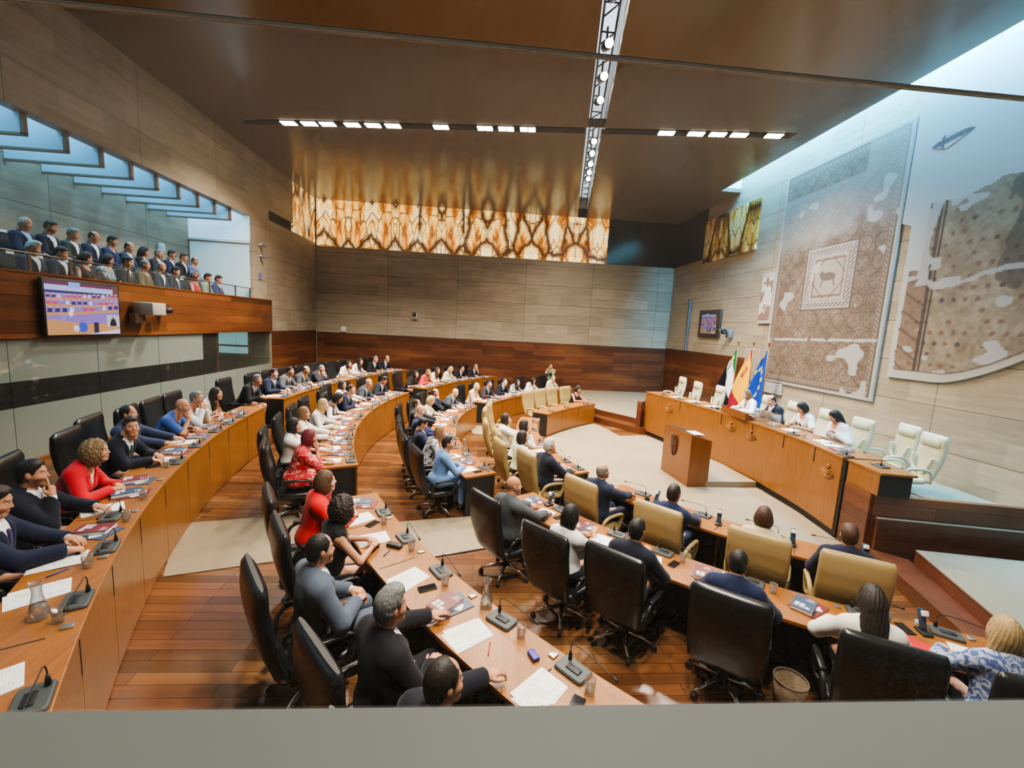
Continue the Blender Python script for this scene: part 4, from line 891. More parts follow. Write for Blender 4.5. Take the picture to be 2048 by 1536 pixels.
def hairmat(c):
    key = 'hair_%d_%d_%d' % c
    if key in MATS: return MATS[key]
    m, nt, out = mat(key); L = nt.links.new; b = N(nt, 'ShaderNodeBsdfPrincipled', i_Roughness=.6); tc = N(nt, 'ShaderNodeTexCoord'); mp = N(nt, 'ShaderNodeMapping'); mp.inputs['Scale'].default_value = (90, 60, 9)
    L(tc.outputs['Object'], mp.inputs['Vector']); nz = N(nt, 'ShaderNodeTexNoise', i_Scale=1.0, i_Detail=3.0); L(mp.outputs[0], nz.inputs['Vector']); mx = N(nt, 'ShaderNodeMix', data_type='RGBA'); q = srgb(*c)
    mx.inputs[6].default_value = c4([v*.45 for v in q]); mx.inputs[7].default_value = c4([min(1, v*1.5) for v in q]); L(nz.outputs['Fac'], mx.inputs[0]); L(mx.outputs[2], b.inputs['Base Color'])
    bp = N(nt, 'ShaderNodeBump', i_Strength=.6, i_Distance=.004); L(nz.outputs['Fac'], bp.inputs['Height']); L(bp.outputs['Normal'], b.inputs['Normal']); L(b.outputs[0], out.inputs[0]); MATS[key] = m; return m
# hands: right hand, wrist at origin, fingers to +Y, back of hand to +Z, thumb on -X
def hand_mesh(shape, left, h):
    k = ('hand', shape, left, h)
    if k in HEADS: return HEADS[k]
    curl = {'flat': (14, 12, 10), 'relax': (28, 32, 22), 'curl': (58, 70, 45), 'fist': (82, 92, 60), 'point': (75, 90, 60), 'grip': (45, 55, 40)}[shape]
    segs = []
    base = [(-.028, .088, .002, 1.0), (-.009, .094, .004, 1.1), (.011, .090, .003, 1.03), (.029, .080, .0, .82)]
    for i, (x, y, z, L) in enumerate(base):
        p = np.array((x, y, z)); a = 0; cu = (8, 6, 5) if (shape == 'point' and i == 0) else curl
        segs.append(((x*.45, .0, 0), tuple(p), .0135, .0105))
        for j, ln in enumerate((.042*L, .027*L, .021*L)):
            a += R(cu[j]); sx = x*.8; d = np.array((sx*1.6 if j == 0 else 0, math.cos(a), -math.sin(a))); d /= np.linalg.norm(d); q = p+d*ln
            segs.append((tuple(p), tuple(q), (.0095, .0085, .0078)[j], (.0085, .0078, .0066)[j])); p = q
    if shape in ('fist', 'curl', 'point', 'grip'): th = [(-.02, .02, -.006), (-.043, .05, -.018), (-.034, .082, -.034), (-.012, .094, -.04)]
    else: th = [(-.018, .018, -.004), (-.046, .046, -.010), (-.062, .076, -.012), (-.064, .1, -.014)]
    lo, hi = (-.09, -.03, -.1), (.06, .2, .04); P, l0 = grid(lo, hi, h)
    d = None
    for a, b, ra, rb in segs:
        e = rc(P, a, b, ra, rb); d = e if d is None else smin(d, e, .005)
    d = smin(d, rc(P, (0, -.02, 0), (0, .02, 0), .027, .028)+0*d, .02); d = smin(d, ell(P, (0, .052, 0), (.038, .045, .0165)), .012)
    t = None
    for a, b, r1, r2 in zip(th[:-1], th[1:], (.0145, .0115, .0095), (.0115, .0095, .0072)):
        e = rc(P, a, b, r1, r2); t = e if t is None else smin(t, e, .004)
    d = smin(d, t, .008); v, q = surf(d, l0, h)
    if left: v = v*np.array((-1, 1, 1)); q = q[:, ::-1]
    HEADS[k] = (v, q); return HEADS[k]
def basis(d, up):
    d = np.array(d, float); d /= np.linalg.norm(d); up = np.array(up, float); z = up-d*(up@d); z /= np.linalg.norm(z); return np.stack([np.cross(d, z), d, z], 1)
def rotm(yaw, pitch, roll=0):
    cy, sy, cp, sp_, cr, sr = math.cos(yaw), math.sin(yaw), math.cos(pitch), math.sin(pitch), math.cos(roll), math.sin(roll)
    return np.array([[cy, -sy, 0], [sy, cy, 0], [0, 0, 1]])@np.array([[1, 0, 0], [0, cp, -sp_], [0, sp_, cp]])@np.array([[cr, 0, sr], [0, 1, 0], [-sr, 0, cr]])
def ik(S, W, pole, L1=.285, L2=.25):
    S, W, pole = (np.array(q, float) for q in (S, W, pole)); d = W-S; D = np.linalg.norm(d); m = (L1+L2)*.985
    if D > m: W = S+d/D*m; d = W-S; D = m
    if D < .12: W = S+d/D*.12; d = W-S; D = .12
    u = d/D; a = (L1*L1-L2*L2+D*D)/(2*D); hgt = math.sqrt(max(0, L1*L1-a*a)); p = pole-u*(pole@u); p /= max(1e-6, np.linalg.norm(p))
    return S+u*a+p*hgt, W
M_skin = attr_mat('skin', .55, 0, .35)
SKIN = {'l': (214, 160, 130), 'm': (196, 140, 108), 't': (170, 115, 85), 'p': (222, 172, 146)}
RES = {0: (.0108, .0058, .0075, .005), 1: (.017, .0075, .0095, .0065), 2: (.021, .0095, .012, .0085)}
def make_person(name, label, loc, rz, sex='m', hair=('short', (35, 25, 20)), skin='m', fit=None, pose='desk', hk=.93, lean=.2, yaw=0, pitch=-.1, b=.35, tz=.68, res=1, beard=0, extras=(), stand=False, group=None, roll=0, fat=0, thigh=.43):
    fem = sex == 'f'; h, hh, hr, hd = RES[res]; zp = .57 if not stand else .93; k = hk; sw = .135 if fem else .158; arms_bare = True
    cl, sl = math.cos(lean), math.sin(lean)
    T = lambda p: np.array((p[0], p[1]*cl+p[2]*sl, zp-p[1]*sl+p[2]*cl))
    hc = T((0, .028, .575*k+.11)); HR = rotm(yaw, pitch, roll)
    # arm targets
    th = tz+.058; hdir = {'R': None, 'L': None}; hs = {'R': 'relax', 'L': 'relax'}; hup = {'R': (0, 0, 1), 'L': (0, 0, 1)}
    W = {'R': (.16, b+.11, th), 'L': (-.16, b+.11, th)}; pw = .7 if res == 0 else .58; pole = {'R': (pw, -.45, -.3), 'L': (-pw, -.45, -.3)}
    def chin(s, sd):
        W[s] = tuple(hc+HR@np.array((sd*.035, .085, -.185))); hdir[s] = (-sd*.25, -.05, 1); hup[s] = (sd*.2, 1, .1); hs[s] = 'fist'; pole[s] = (sd*.45, .25, -1)
    if pose == 'clasp': W = {'R': (.075, b+.10, th), 'L': (-.075, b+.10, th)}; hdir = {'R': (-.75, .6, -.1), 'L': (.75, .6, -.1)}; hs = {'R': 'grip', 'L': 'grip'}
    elif pose == 'fold': W = {'R': (-.03, b+.06, th), 'L': (.03, b+.10, th)}; hdir = {'R': (-.9, .3, -.05), 'L': (.9, .3, -.05)}
    elif pose == 'chinR': chin('R', 1)
    elif pose == 'chinL': chin('L', -1)
    elif pose == 'lipR': chin('R', 1); hs['R'] = 'point'; W['R'] = tuple(hc+HR@np.array((.035, .12, -.21)))
    elif pose == 'chinB': chin('R', 1); chin('L', -1)
    elif pose == 'lap': W = {'R': (.09, .30, zp+.12), 'L': (-.07, .31, zp+.13)}; hdir = {'R': (-.6, .7, -.1), 'L': (.6, .7, -.1)}; hs = {'R': 'grip', 'L': 'grip'}
    elif pose == 'write': W['R'] = (.10, b+.17, th); hs['R'] = 'curl'; hdir['R'] = (-.35, .9, -.25); W['L'] = (-.13, b+.12, th)
    elif pose == 'cross': W = {'R': tuple(T((-.12, .19, .2*k))), 'L': tuple(T((.12, .21, .17*k)))}; hdir = {'R': (-1, .1, 0), 'L': (1, .1, 0)}; hup = {'R': (0, 1, 0), 'L': (0, 1, 0)}
    elif pose == 'hold': W = {'R': (.13, b+.02, tz+.13), 'L': (-.13, b+.02, tz+.13)}; hs = {'R': 'grip', 'L': 'grip'}; hdir = {'R': (-.2, .6, .6), 'L': (.2, .6, .6)}
    elif pose == 'reach': W['R'] = (.30, b+.16, th); hs['R'] = 'flat'
    elif pose == 'reachL': W['L'] = (-.24, b+.05, th); hs['L'] = 'flat'; hdir['L'] = (.1, 1, -.1); W['R'] = (.10, .3, zp+.12); hdir['R'] = (-.5, .8, -.1)
    elif pose == 'phone': W['R'] = (.08, b-.02, tz+.16); hs['R'] = 'grip'; hdir['R'] = (-.3, .6, .5); W['L'] = (-.12, b+.08, th)
    elif pose == 'camera': pole = {'R': (.35, 0, -1), 'L': (-.35, 0, -1)}; W = {'R': tuple(hc+HR@np.array((.10, .13, -.10))), 'L': tuple(hc+HR@np.array((-.04, .17, -.13)))}; hs = {'R': 'grip', 'L': 'grip'}; hdir = {'R': (-.4, .5, .6), 'L': (.2, .6, .6)}
    P, lo = grid((-.5, -.32, 0), (.5, .74, zp+.62), h); x, yw, zw = P[..., 0], P[..., 1], P[..., 2]
    yr, zr = yw, zw-zp; Pt = np.stack([x, yr*cl-zr*sl, yr*sl+zr*cl], -1); ty, tzt = Pt[..., 1], Pt[..., 2]
    chest = ell(Pt, (0, 0, .32*k), (.155 if fem else .172, .105 if fem else .115, .2)); belly = ell(Pt, (0, .012+fat*.3, .13*k), (.145 if fem else .16, .11+fat, .17))
    dT = smin(chest, belly, .05); dT = smin(dT, rc(Pt, (-sw, -.015, .44*k), (sw, -.015, .44*k), .056, .056), .05)
    if fem:
        for s in (-1, 1): dT = smin(dT, ell(Pt, (s*.072, .075, .29*k), (.066, .062, .066)), .04)
    for s in (-1, 1): dT = smin(dT, rc(Pt, (s*.11, -.018, .455*k), (0, -.018, .515*k), .042, .04), .04)
    dN = rc(Pt, (0, -.012, .45*k), (0, .012, .58*k+.03), .052 if fem else .058, .048 if fem else .053)
    pel = ell(P, (0, 0, zp-.01), (.172, .13, .112)); dT = smin(dT, pel, .06)
    if stand: hip = [(s*.09, 0, zp-.03) for s in (-1, 1)]; knee = [(s*.1, .02, .49) for s in (-1, 1)]; ank = [(s*.1, 0, .09) for s in (-1, 1)]
    else: hip = [(s*.085, .03, zp-.015) for s in (-1, 1)]; knee = [(s*.105, thigh, zp-.055) for s in (-1, 1)]; ank = [(s*.105, thigh-.05, .1) for s in (-1, 1)]
    dL = None; dF = None
    for a, c, e in zip(hip, knee, ank):
        q = smin(rc(P, a, c, .078, .055), rc(P, c, e, .052, .036), .03); dL = q if dL is None else np.minimum(dL, q)
        q = rc(P, (e[0], e[1]-.02, .045), (e[0]*1.1, e[1]+.15, .036), .04, .036); dF = q if dF is None else np.minimum(dF, q)
    arms = {}
    for s, sd in (('R', 1), ('L', -1)):
        S = T((sd*(sw+.012), -.015, .435*k)); E, Wp = ik(S, W[s], pole[s]); arms[s] = (S, E, Wp)
    def armf(r0, r1, r2, r3, cut=1.0, up_only=None):
        d = None
        for s in arms:
            S, E, Wp = arms[s]
            q = rc(P, S, E if up_only is None else S+(E-S)*up_only, r0, r1)
            if up_only is None:
                We = E+(Wp-E)*cut; fd = (Wp-E)/np.linalg.norm(Wp-E); g = np.maximum(rc(P, E, We, r2, r3), ((P-We.astype(f4))@fd.astype(f4))-.004); q = smin(q, g, .02)
            else:
                Ue = S+(E-S)*up_only; fd = (E-S)/np.linalg.norm(E-S); q = np.maximum(q, (P-Ue.astype(f4))@fd.astype(f4)-.004)
            d = q if d is None else np.minimum(d, q)
        return d
    def rest(D):
        if stand: return D
        D = np.maximum(D, np.minimum(.424-zw, thigh-.10-yw))
        return np.maximum(D, np.minimum(np.minimum(tz+.007-zw, zw-(tz-.045)), yw-b+.008)) if b < 1.2 else D
    skinarm = armf(.046 if not fem else .041, .038 if not fem else .034, .037 if not fem else .033, .025 if not fem else .023)
    body = smin(smin(dT, dN, .03), skinarm, .03); body = smin(body, np.minimum(dL, dF), .04)
    bv, bq = surf(rest(body), lo, h)
    hv, hq = head_mesh(fem, hh); HS = .94; hw = hv@HR.T*HS+hc
    parts = [(bv, bq), (hw, hq)]
    for s in arms:
        S, E, Wp = arms[s]; d = hdir[s] if hdir[s] is not None else ((Wp-E)*np.array((1, 1, .35)) if pose not in ('lap',) else Wp-E)
        B = basis(d, hup[s] if abs(np.dot(np.array(d)/np.linalg.norm(d), hup[s])) < .95 else (0, 1, .3)); v, q = hand_mesh(hs[s], s == 'L', hd); v = v*(1.0 if not fem else .92)@B.T+Wp
        if Wp[2] > tz and not stand and b < 1.2: v = v.copy(); v[:, 2] = np.where((v[:, 2] < tz+.009) & (v[:, 1] > b-.02), tz+.009, v[:, 2])
        parts.append((v, q))
    Vb, Qb = cat(*parts); me = np_mesh(name, Vb, Qb)
    col = np.tile(srgb_np(SKIN[skin]), (len(Vb), 1)); i0 = len(bv); hx, hy, hz = hv[:, 0], hv[:, 1], hv[:, 2]; sub = col[i0:i0+len(hv)]
    hc_ = srgb_np(hair[1]); front = hy > .05
    def mixc(m, c, f): sub[m] = sub[m]*(1-f)+np.asarray(c)*f
    mixc(front & (np.abs(hz+.068) < .010) & (np.abs(hx) < .023), srgb_np((165, 75, 70) if fem else (165, 95, 82)), .7)
    mixc(front & (np.abs(np.abs(hx)-.045) < .02) & (np.abs(hz+.03) < .02), srgb_np((220, 130, 110)), .25)
    if beard: mixc((hz < -.035) & (hz > -.125) & (hy > -.02) & ~((np.abs(hz+.068) < .009) & (np.abs(hx) < .022) & front) & ((np.abs(hx) > .03) | (hz < -.055) | ((hz < -.044) & (np.abs(hx) < .028))), hc_, beard)
    for s in (-1, 1):
        mixc(front & (np.abs(hz-.029+.15*np.abs(hx-s*.03)) < .0045) & (np.abs(hx-s*.033) < .018), hc_*.8, .65)
        ex, ez = hx-s*.031, hz-.005; e = front & ((ex/.0135)**2+(ez/.0075)**2 < 1); mixc(e, (.75, .73, .7), .9); mixc(front & (ex**2+ez**2 < .0068**2), (.02, .012, .008), .95)
        mixc(front & ((ex/.017)**2+(ez/.011)**2 < 1) & ~e, srgb_np((90, 55, 45)), .45)
    set_col(me, col); me.materials.append(M_skin)
    root = bpy.data.objects.new(name, me); link(root, None, loc, rz); tag(root, label, 'person', group)
    def part(nm, D, m):
        v, q = surf(rest(D), lo, h)
        if len(v) == 0: return None
        ms = np_mesh(nm, v, q); ms.materials.append(m); o = bpy.data.objects.new(nm, ms); link(o, root); return o
    fit = fit or {}
    kind = fit.get('kind', 'suit'); c1 = fit.get('c', (20, 26, 46)); c2 = fit.get('in', (225, 225, 228)); tie = fit.get('tie'); pat = fit.get('pat'); zb = fit.get('zb', .2)
    bot = fit.get('bot', (22, 24, 32) if kind != 'suit' else c1)
    hem = -(tzt+.10)
    if kind in ('suit', 'blazer'):
        jk = smin(dT, armf(.056 if not fem else .050, .048 if not fem else .043, .047 if not fem else .042, .036 if not fem else .034, .93), .045)-.018
        v = np.maximum((np.abs(Pt[..., 0])-np.maximum(0, (tzt-zb*k))*.29)/1.05, .02-ty); jk = np.maximum(np.maximum(jk, -v), hem)
        jk = np.minimum(jk, np.maximum(np.maximum(dN-.022, np.maximum(.455*k-tzt, tzt-.52*k)), ty-.005)); lp = np.maximum(np.maximum(smin(dT, rc(Pt, (-sw, -.015, .44*k), (sw, -.015, .44*k), .056, .056), .03)-.026, np.maximum(-v, v-.03-.05*np.clip((tzt-zb*k)*2, 0, .5))), np.maximum(np.maximum(zb*k-tzt, tzt-.47*k), .02-ty)); jk = np.minimum(jk, lp); part('jacket', jk, cloth(c1, pat))
        sh = np.maximum(np.maximum(dT-.008, -(ty-.0)), hem-.03)
        if kind == 'suit':
            col_ = np.maximum(dN-.013, np.maximum(.43*k-tzt, tzt-(.535*k-.02*(ty > .03)))); cuff = None
            for s in arms:
                S, E, Wp = arms[s]; q = rc(P, E+(Wp-E)*.86, E+(Wp-E)*.99, .036, .034); cuff = q if cuff is None else np.minimum(cuff, q)
            sh = np.minimum(np.minimum(sh, col_), cuff)
        else: sh = np.maximum(sh, -(np.sqrt(((Pt-V3(0, .06, .5*k))**2).sum(-1))-.075))
        part('shirt' if kind == 'suit' else 'blouse', sh, cloth(c2))
        if tie:
            w_ = .022+.018*np.clip((.46*k-tzt)/.3, 0, 1); tb = np.maximum(np.maximum(dT-.02, np.abs(Pt[..., 0])-w_), np.maximum(np.maximum(.1-tzt, tzt-.455*k), .02-ty)); kn = ell(Pt, (0, .062, .468*k), (.02, .018, .022)); part('tie', np.minimum(tb, kn), cloth(tie))
    else:
        sl_ = fit.get('sleeve', 'long'); off = .013
        if sl_ == 'long': a_ = armf(.05, .044, .043, .034, .95); g = smin(dT, a_, .04)
        elif sl_ == 'half': g = smin(dT, armf(.052, .052, 0, 0, up_only=.82), .04)
        elif sl_ == 'three': g = smin(dT, armf(.05, .044, .043, .04, .45), .04)
        else: g = dT
        g = g-off; nd = fit.get('neck', .085); g = np.maximum(np.maximum(g, hem-(.25 if fit.get('dress') else 0)), -(np.sqrt(((Pt-V3(0, .055, .51*k))**2).sum(-1))-nd))
        if sl_ == 'none':
            for s in (-1, 1): g = np.maximum(g, -(np.sqrt(((Pt-V3(s*(sw+.045), -.01, .42*k))**2).sum(-1))-.055))
        if fit.get('collar'): g = np.minimum(g, np.maximum(np.maximum(dN-.014, np.maximum(.44*k-tzt, tzt-.52*k)), .03*0+np.where((np.abs(Pt[..., 0]) < .02) & (ty > .02), .02, -.02)))
        if fit.get('dress') == 'long': g = np.minimum(g, np.maximum(smin(dL, pel, .05)-.03, .12-zw))
        elif fit.get('dress'): g = np.minimum(g, np.maximum(smin(dL, pel, .05)-.022, np.maximum(.38-zw, -1)))
        part({'long': 'shirt', 'half': 'top', 'three': 'top', 'none': 'sleeveless_top'}[sl_] if not fit.get('dress') else 'dress', g, cloth(c1, pat))
        if fit.get('vest'):
            vv = np.maximum(np.maximum(dT-.024, hem), -np.maximum((np.abs(Pt[..., 0])-np.maximum(.02, (tzt-.05)*.22)), .0-ty)); part('waistcoat', vv, cloth(fit['vest']))
        if fit.get('cord'):
            pts = [T(p) for p in ((-.05, .03, .5*k), (-.06, .12, .38*k), (0, .145, .2*k), (.06, .12, .38*k), (.05, .03, .5*k))]; MB().tube(smooth_pts(pts, 5), .005, 6).build('lanyard', cloth(fit['cord']), root)
    if not fit.get('dress'): part('trousers', np.maximum(np.maximum(smin(dL, pel, .05)-.014, .075-zw), tzt-.04), cloth(bot))
    if res < 2 or stand: part('shoes', np.maximum(dF-.008, zw-.1), simple('shoe_leather', (.02, .015, .012), .4))
    if hair[0] != 'none':
        o = bpy.data.objects.new('hair', hair_mesh(hair[0], hr)); link(o, root); o.matrix_local = Matrix.LocRotScale(Vector(hc), Matrix(HR.tolist()).to_quaternion(), Vector((HS, HS, HS)))
        if not len(o.data.materials): o.data.materials.append(None)
        o.material_slots[0].link = 'OBJECT'; o.material_slots[0].material = hairmat(tuple(hair[1]))
    Hm = Matrix.LocRotScale(Vector(hc), Matrix(HR.tolist()).to_quaternion(), Vector((HS, HS, HS)))
    if 'glasses' in extras:
        gb = MB()
        for s in (-1, 1):
            gb.tube([Vector((s*.031+.021*math.cos(q), .101, .004+.016*math.sin(q))) for q in np.linspace(0, 2*PI, 13)], .002, 5); gb.tube([(s*.052, .098, .008), (s*.074, .04, .008), (s*.078, -.02, -.002)], .002, 5)
        gb.tube([(-.01, .103, .008), (.01, .103, .008)], .002, 5); o = gb.build('glasses', M_black, root); o.matrix_local = Hm
    if 'mask_cap' in extras: pass
    return root, arms, hc
def heading(f): return math.atan2(-f[0], f[1])
LOOK = np.array((6.3, 8.2, 1.9))
SEATED = []   # (seg, angle, short, res, pose)
QUEUE = []
def relax(xs, gap):
    o = sorted(range(len(xs)), key=lambda i: xs[i]); v = [xs[i] for i in o]
    for _ in range(400):
        for i in range(len(v)-1):
            e = gap-(v[i+1]-v[i])
            if e > 1e-4: v[i] -= e*.5; v[i+1] += e*.5
    r = list(xs)
    for k, i in enumerate(o): r[i] = v[k]
    return r
def seat_person(seg, px, py, sex, hair, skin, fit, pose, short, label, look=None, res=1, down=0, chairkind='black', beard=0, extras=(), twist=0, dr=None, group=None, fat=0):
    """find the sitter's place from where the head shows, then pose the figure at the desk"""
    c, r, a0, a1, zt, zf, zfr, dep = SEG[seg]; v = ray(px, py)
    def drz(z):
        p = CO+v*((zf+z-CAM_H)/v[2]); return np.hypot(p[0]-c[0], p[1]-c[1])-r, p
    d0, p = drz(1.15); want = dr if dr is not None else min(max(d0, dep-.02), dep+.52)
    lo_, hi_ = .96, 1.34
    for _ in range(30):
        m = (lo_+hi_)/2; d, p = drz(m)
        # raising the head moves it towards the viewer; compare by sign of slope
        d2, _q = drz(m+.01)
        if (d-want)*(d2-d) > 0: hi_ = m
        else: lo_ = m
    hz = m; d, p = drz(hz); deg = math.degrees(math.atan2(p[1]-c[1], p[0]-c[0])) % 360
    QUEUE.append((seg, deg, d, hz, sex, hair, skin, fit, pose, short, label, look, res, down, chairkind, beard, extras, twist, group, fat))
def build_seated(q):
    seg, deg, d, hz, sex, hair, skin, fit, pose, short, label, look, res, down, chairkind, beard, extras, twist, group, fat = q
    c, r, a0, a1, zt, zf, zfr, dep = SEG[seg]; s_ = sp(seg, deg, d); p = np.array((s_[0], s_[1], zf+hz))
    f = np.array((c[0]-p[0], c[1]-p[1])); f /= np.linalg.norm(f)
    pel_dr = max(d+.06, dep+.30); off = pel_dr-d; lean = math.asin(min(.62, max(-.1, (off-.02)/.60)))
    k = ((hz-.57)/math.cos(lean)-.11)/.575; k = min(1.05, max(.82, k))
    fwd = (.575*k+.11)*math.sin(lean)+.025*math.cos(lean); pel = np.array(p[:2])-f*fwd; b = np.hypot(pel[0]-c[0], pel[1]-c[1])-r-dep
    rz = heading(f)+twist; tgt = np.array(look if look is not None else LOOK); dv = tgt-p; wyaw = math.atan2(-dv[0], dv[1])-rz; wyaw = (wyaw+PI) % (2*PI)-PI; wyaw = max(-1.15, min(1.15, wyaw))
    pit = math.atan2(dv[2], math.hypot(dv[0], dv[1])); pit = max(-.6, min(.3, pit))
    if down: pit = -down; wyaw *= .3
    o, arms, hc = make_person('person', label, (pel[0], pel[1], zf), rz, sex, hair, skin, fit, pose, k, lean, wyaw, pit, b, zt-zf, res, beard, extras, group=group, fat=fat)
    SEATED.append((seg, deg, short, res, pose))
    if chairkind:
        ch = {'black': 'black leather swivel chair holding ', 'tan': 'tan leather swivel chair holding '}[chairkind]+short
        q = pel-f*.0; place_chair(chairkind, q[0], q[1], zf, heading(f), ch)
    return o
BK, DK, BR, LB, BL, GR, WH, RD = (20, 17, 16), (36, 26, 20), (72, 48, 32), (128, 96, 62), (186, 158, 110), (120, 118, 114), (178, 176, 170), (112, 32, 46)
def suit(c, tie=None, sh=(222, 224, 230)): return dict(kind='suit', c=c, tie=tie, **{'in': sh})
def top(c, sleeve='long', pat=None, **k): return dict(kind='top', c=c, sleeve=sleeve, pat=pat, **k)
def blaz(c, inn=(225, 220, 212), **k): return dict(kind='blazer', c=c, **{'in': inn}, **k)
NAVY, DNAVY, BLKS, GRY, CHAR = (22, 30, 56), (18, 22, 38), (20, 20, 24), (88, 94, 104), (52, 55, 60)
S = seat_person; CAMPT = (0, .3, 2.9)
OL = ' at the long left desk'; OM = ' at the outer far-left desk'; MM = ' at the second curved desk'; BB = ' at the back desk by the panelling'
# long left desk
S('N1', -12, 1003, 'm', ('short', DK), 'm', suit(NAVY, (50, 40, 80)), 'write', 'the man cut by the left edge', 'man in navy suit writing on paper, cut off by the left edge', res=0, down=.25)
S('N1', 64, 947, 'm', ('short', BK), 'm', suit(DNAVY, (44, 34, 56)), 'lipR', 'the finger-to-lips man', 'dark haired man in navy suit resting a finger on his lips', res=0, beard=.45, look=(6, 9, 1.2))
S('N1', 193, 899, 'f', ('curly', (120, 96, 62)), 'm', blaz((205, 24, 42)), 'clasp', 'the curly woman in red blazer', 'woman with big curly fair hair in a red blazer, hands on the left desk', res=0)
S('N1', 264, 851, 'm', ('quiff', (58, 46, 38)), 'm', suit(DNAVY, (40, 70, 66)), 'write', 'the man facing the viewer', 'brown haired man in navy suit and green tie turned towards the viewer', res=0, look=(2, 1, 2.2), twist=-.1)
S('N1', 258, 827, 'm', ('thin', DK), 'm', suit((46, 56, 84)), 'desk', 'the half-hidden man in slate suit', 'man in slate blue suit half hidden behind the man facing the viewer', res=1)
S('N1', 366, 811, 'm', ('none', DK), 'm', top((62, 92, 158), 'half', collar=1), 'chinR', 'the bald man in blue shirt', 'bald man in blue short sleeved shirt leaning with a hand to his mouth', res=0)
S('N1', 394, 795, 'm', ('short', GR), 'm', top((214, 214, 216), 'long', collar=1), 'chinB', 'the grey-haired man in white shirt', 'grey haired man in white shirt and glasses resting chin on both hands', res=1, extras=('glasses',), beard=.3)
S('N1', 432, 786, 'f', ('long', DK), 'm', top((226, 220, 206), 'none'), 'fold', 'the cream-top woman', 'long haired woman in sleeveless cream top at the far end of the left desk', res=1)
# outer far-left desk
S('M1', 515, 758, 'm', ('short', GR), 'm', suit(BLKS, (28, 28, 32)), 'clasp', 'the grey-haired man at that desk end', 'grey haired man in black suit at the near end of the outer far-left desk', res=1)
S('M1', 549, 746, 'm', ('short', DK), 'p', suit(NAVY, (52, 92, 82)), 'desk', 'the green-tie man in navy', 'man in navy suit with green tie, second from the near end', res=1)
S('M1', 580, 741.5, 'm', ('short', BK), 'm', suit((82, 82, 84), (60, 60, 64)), 'desk', 'the dark-haired man in mid-grey suit', 'dark haired man in mid grey suit beside the green-tie man'+OM, res=1, beard=.35)
S('M1', 613, 739, 'm', ('bald', DK), 'm', suit((70, 72, 76), None, (206, 212, 150)), 'clasp', 'the bald man with yellow shirt', 'balding man in grey suit over a yellow shirt, with a moustache', res=1, beard=.3)
S('M1', 644, 737, 'm', ('crop', GR), 'm', suit((50, 46, 54)), 'chinB', 'the man with both hands at his mouth', 'man in dark suit holding both hands before his mouth'+OM, res=1)
S('M1', 698, 727, 'f', ('bob', DK), 'm', top((220, 214, 206), 'half'), 'desk', 'the woman in white tee by the back wall', 'dark haired woman in white short sleeved top near the back panelling', res=1)
S('M1', 721, 722, 'f', ('long', DK), 'm', top((220, 216, 208), 'long'), 'desk', 'the woman in white blouse by the back wall', 'long dark haired woman in white long sleeved blouse near the back panelling', res=1)
S('M1', 752.5, 717.6, 'm', ('short', GR), 'm', suit(BLKS, (80, 84, 92)), 'desk', 'the grey-haired man under the panelling', 'grey haired man in black suit next to the last seat under the back panelling', res=2)
S('M1', 774, 716.5, 'm', ('bald', DK), 'm', suit(DNAVY, (120, 160, 200)), 'desk', 'the light-tie man under the panelling', 'balding man in dark suit with pale blue tie in the last seat under the panelling', res=2, extras=('glasses',))
# second curved desk, middle block
S('M2', 620, 873, 'f', ('longback', RD), 'm', top((196, 24, 40), 'three', ('lines', (240, 200, 190), 9), dress='long'), 'chinR', 'the magenta-haired woman', 'woman with magenta hair in a red patterned dress, hand at her chin', res=0)
S('M2', 588, 850, 'f', ('bob', BK), 'm', top((222, 220, 216), 'half'), 'desk', 'the black-bob woman in white', 'woman with black bob in a white top behind the magenta-haired woman', res=1)
S('M2', 608.6, 826, 'f', ('long', LB), 'm', blaz((222, 216, 206), (200, 190, 180), cord=(190, 40, 110)), 'desk', 'the fair woman with pink lanyard', 'light brown haired woman in white blazer wearing a pink lanyard', res=1)
S('M2', 647, 808, 'f', ('long', BL), 'p', top((212, 208, 198), 'long'), 'desk', 'the blonde in white shirt', 'blonde woman in white shirt with arms on the second curved desk', res=1)
S('M2', 677, 794, 'f', ('bob', DK), 'm', top((220, 214, 206), 'long', vest=(66, 52, 44)), 'desk', 'the woman in brown waistcoat', 'dark haired woman in brown waistcoat over white blouse, looking down', res=1, down=.4)
S('M2', 684, 780, 'f', ('bob', DK), 'm', top((216, 180, 184), 'long', ('blob', (240, 232, 230), 26)), 'desk', 'the woman in pink print blouse', 'dark haired woman in pink print blouse half hidden behind the brown waistcoat', res=1, dr=1.0)
S('M2', 713, 773.5, 'm', ('short', BR), 'p', suit(NAVY, (70, 104, 96)), 'clasp', 'the navy man in glasses, second desk', 'large man in navy suit and glasses'+MM, res=1, extras=('glasses',), fat=.03)
S('M2', 728, 768, 'm', ('bald', GR), 'm', suit((52, 58, 66), (110, 160, 140)), 'desk', 'the charcoal man with mint tie', 'balding grey man in charcoal suit and mint tie'+MM, res=1, extras=('glasses',))
S('M2', 768.6, 759.5, 'm', ('quiff', BK), 'm', suit(DNAVY), 'desk', 'the black-haired man reading', 'black haired man in navy suit reading at the far end of the second desk', res=1, down=.5)
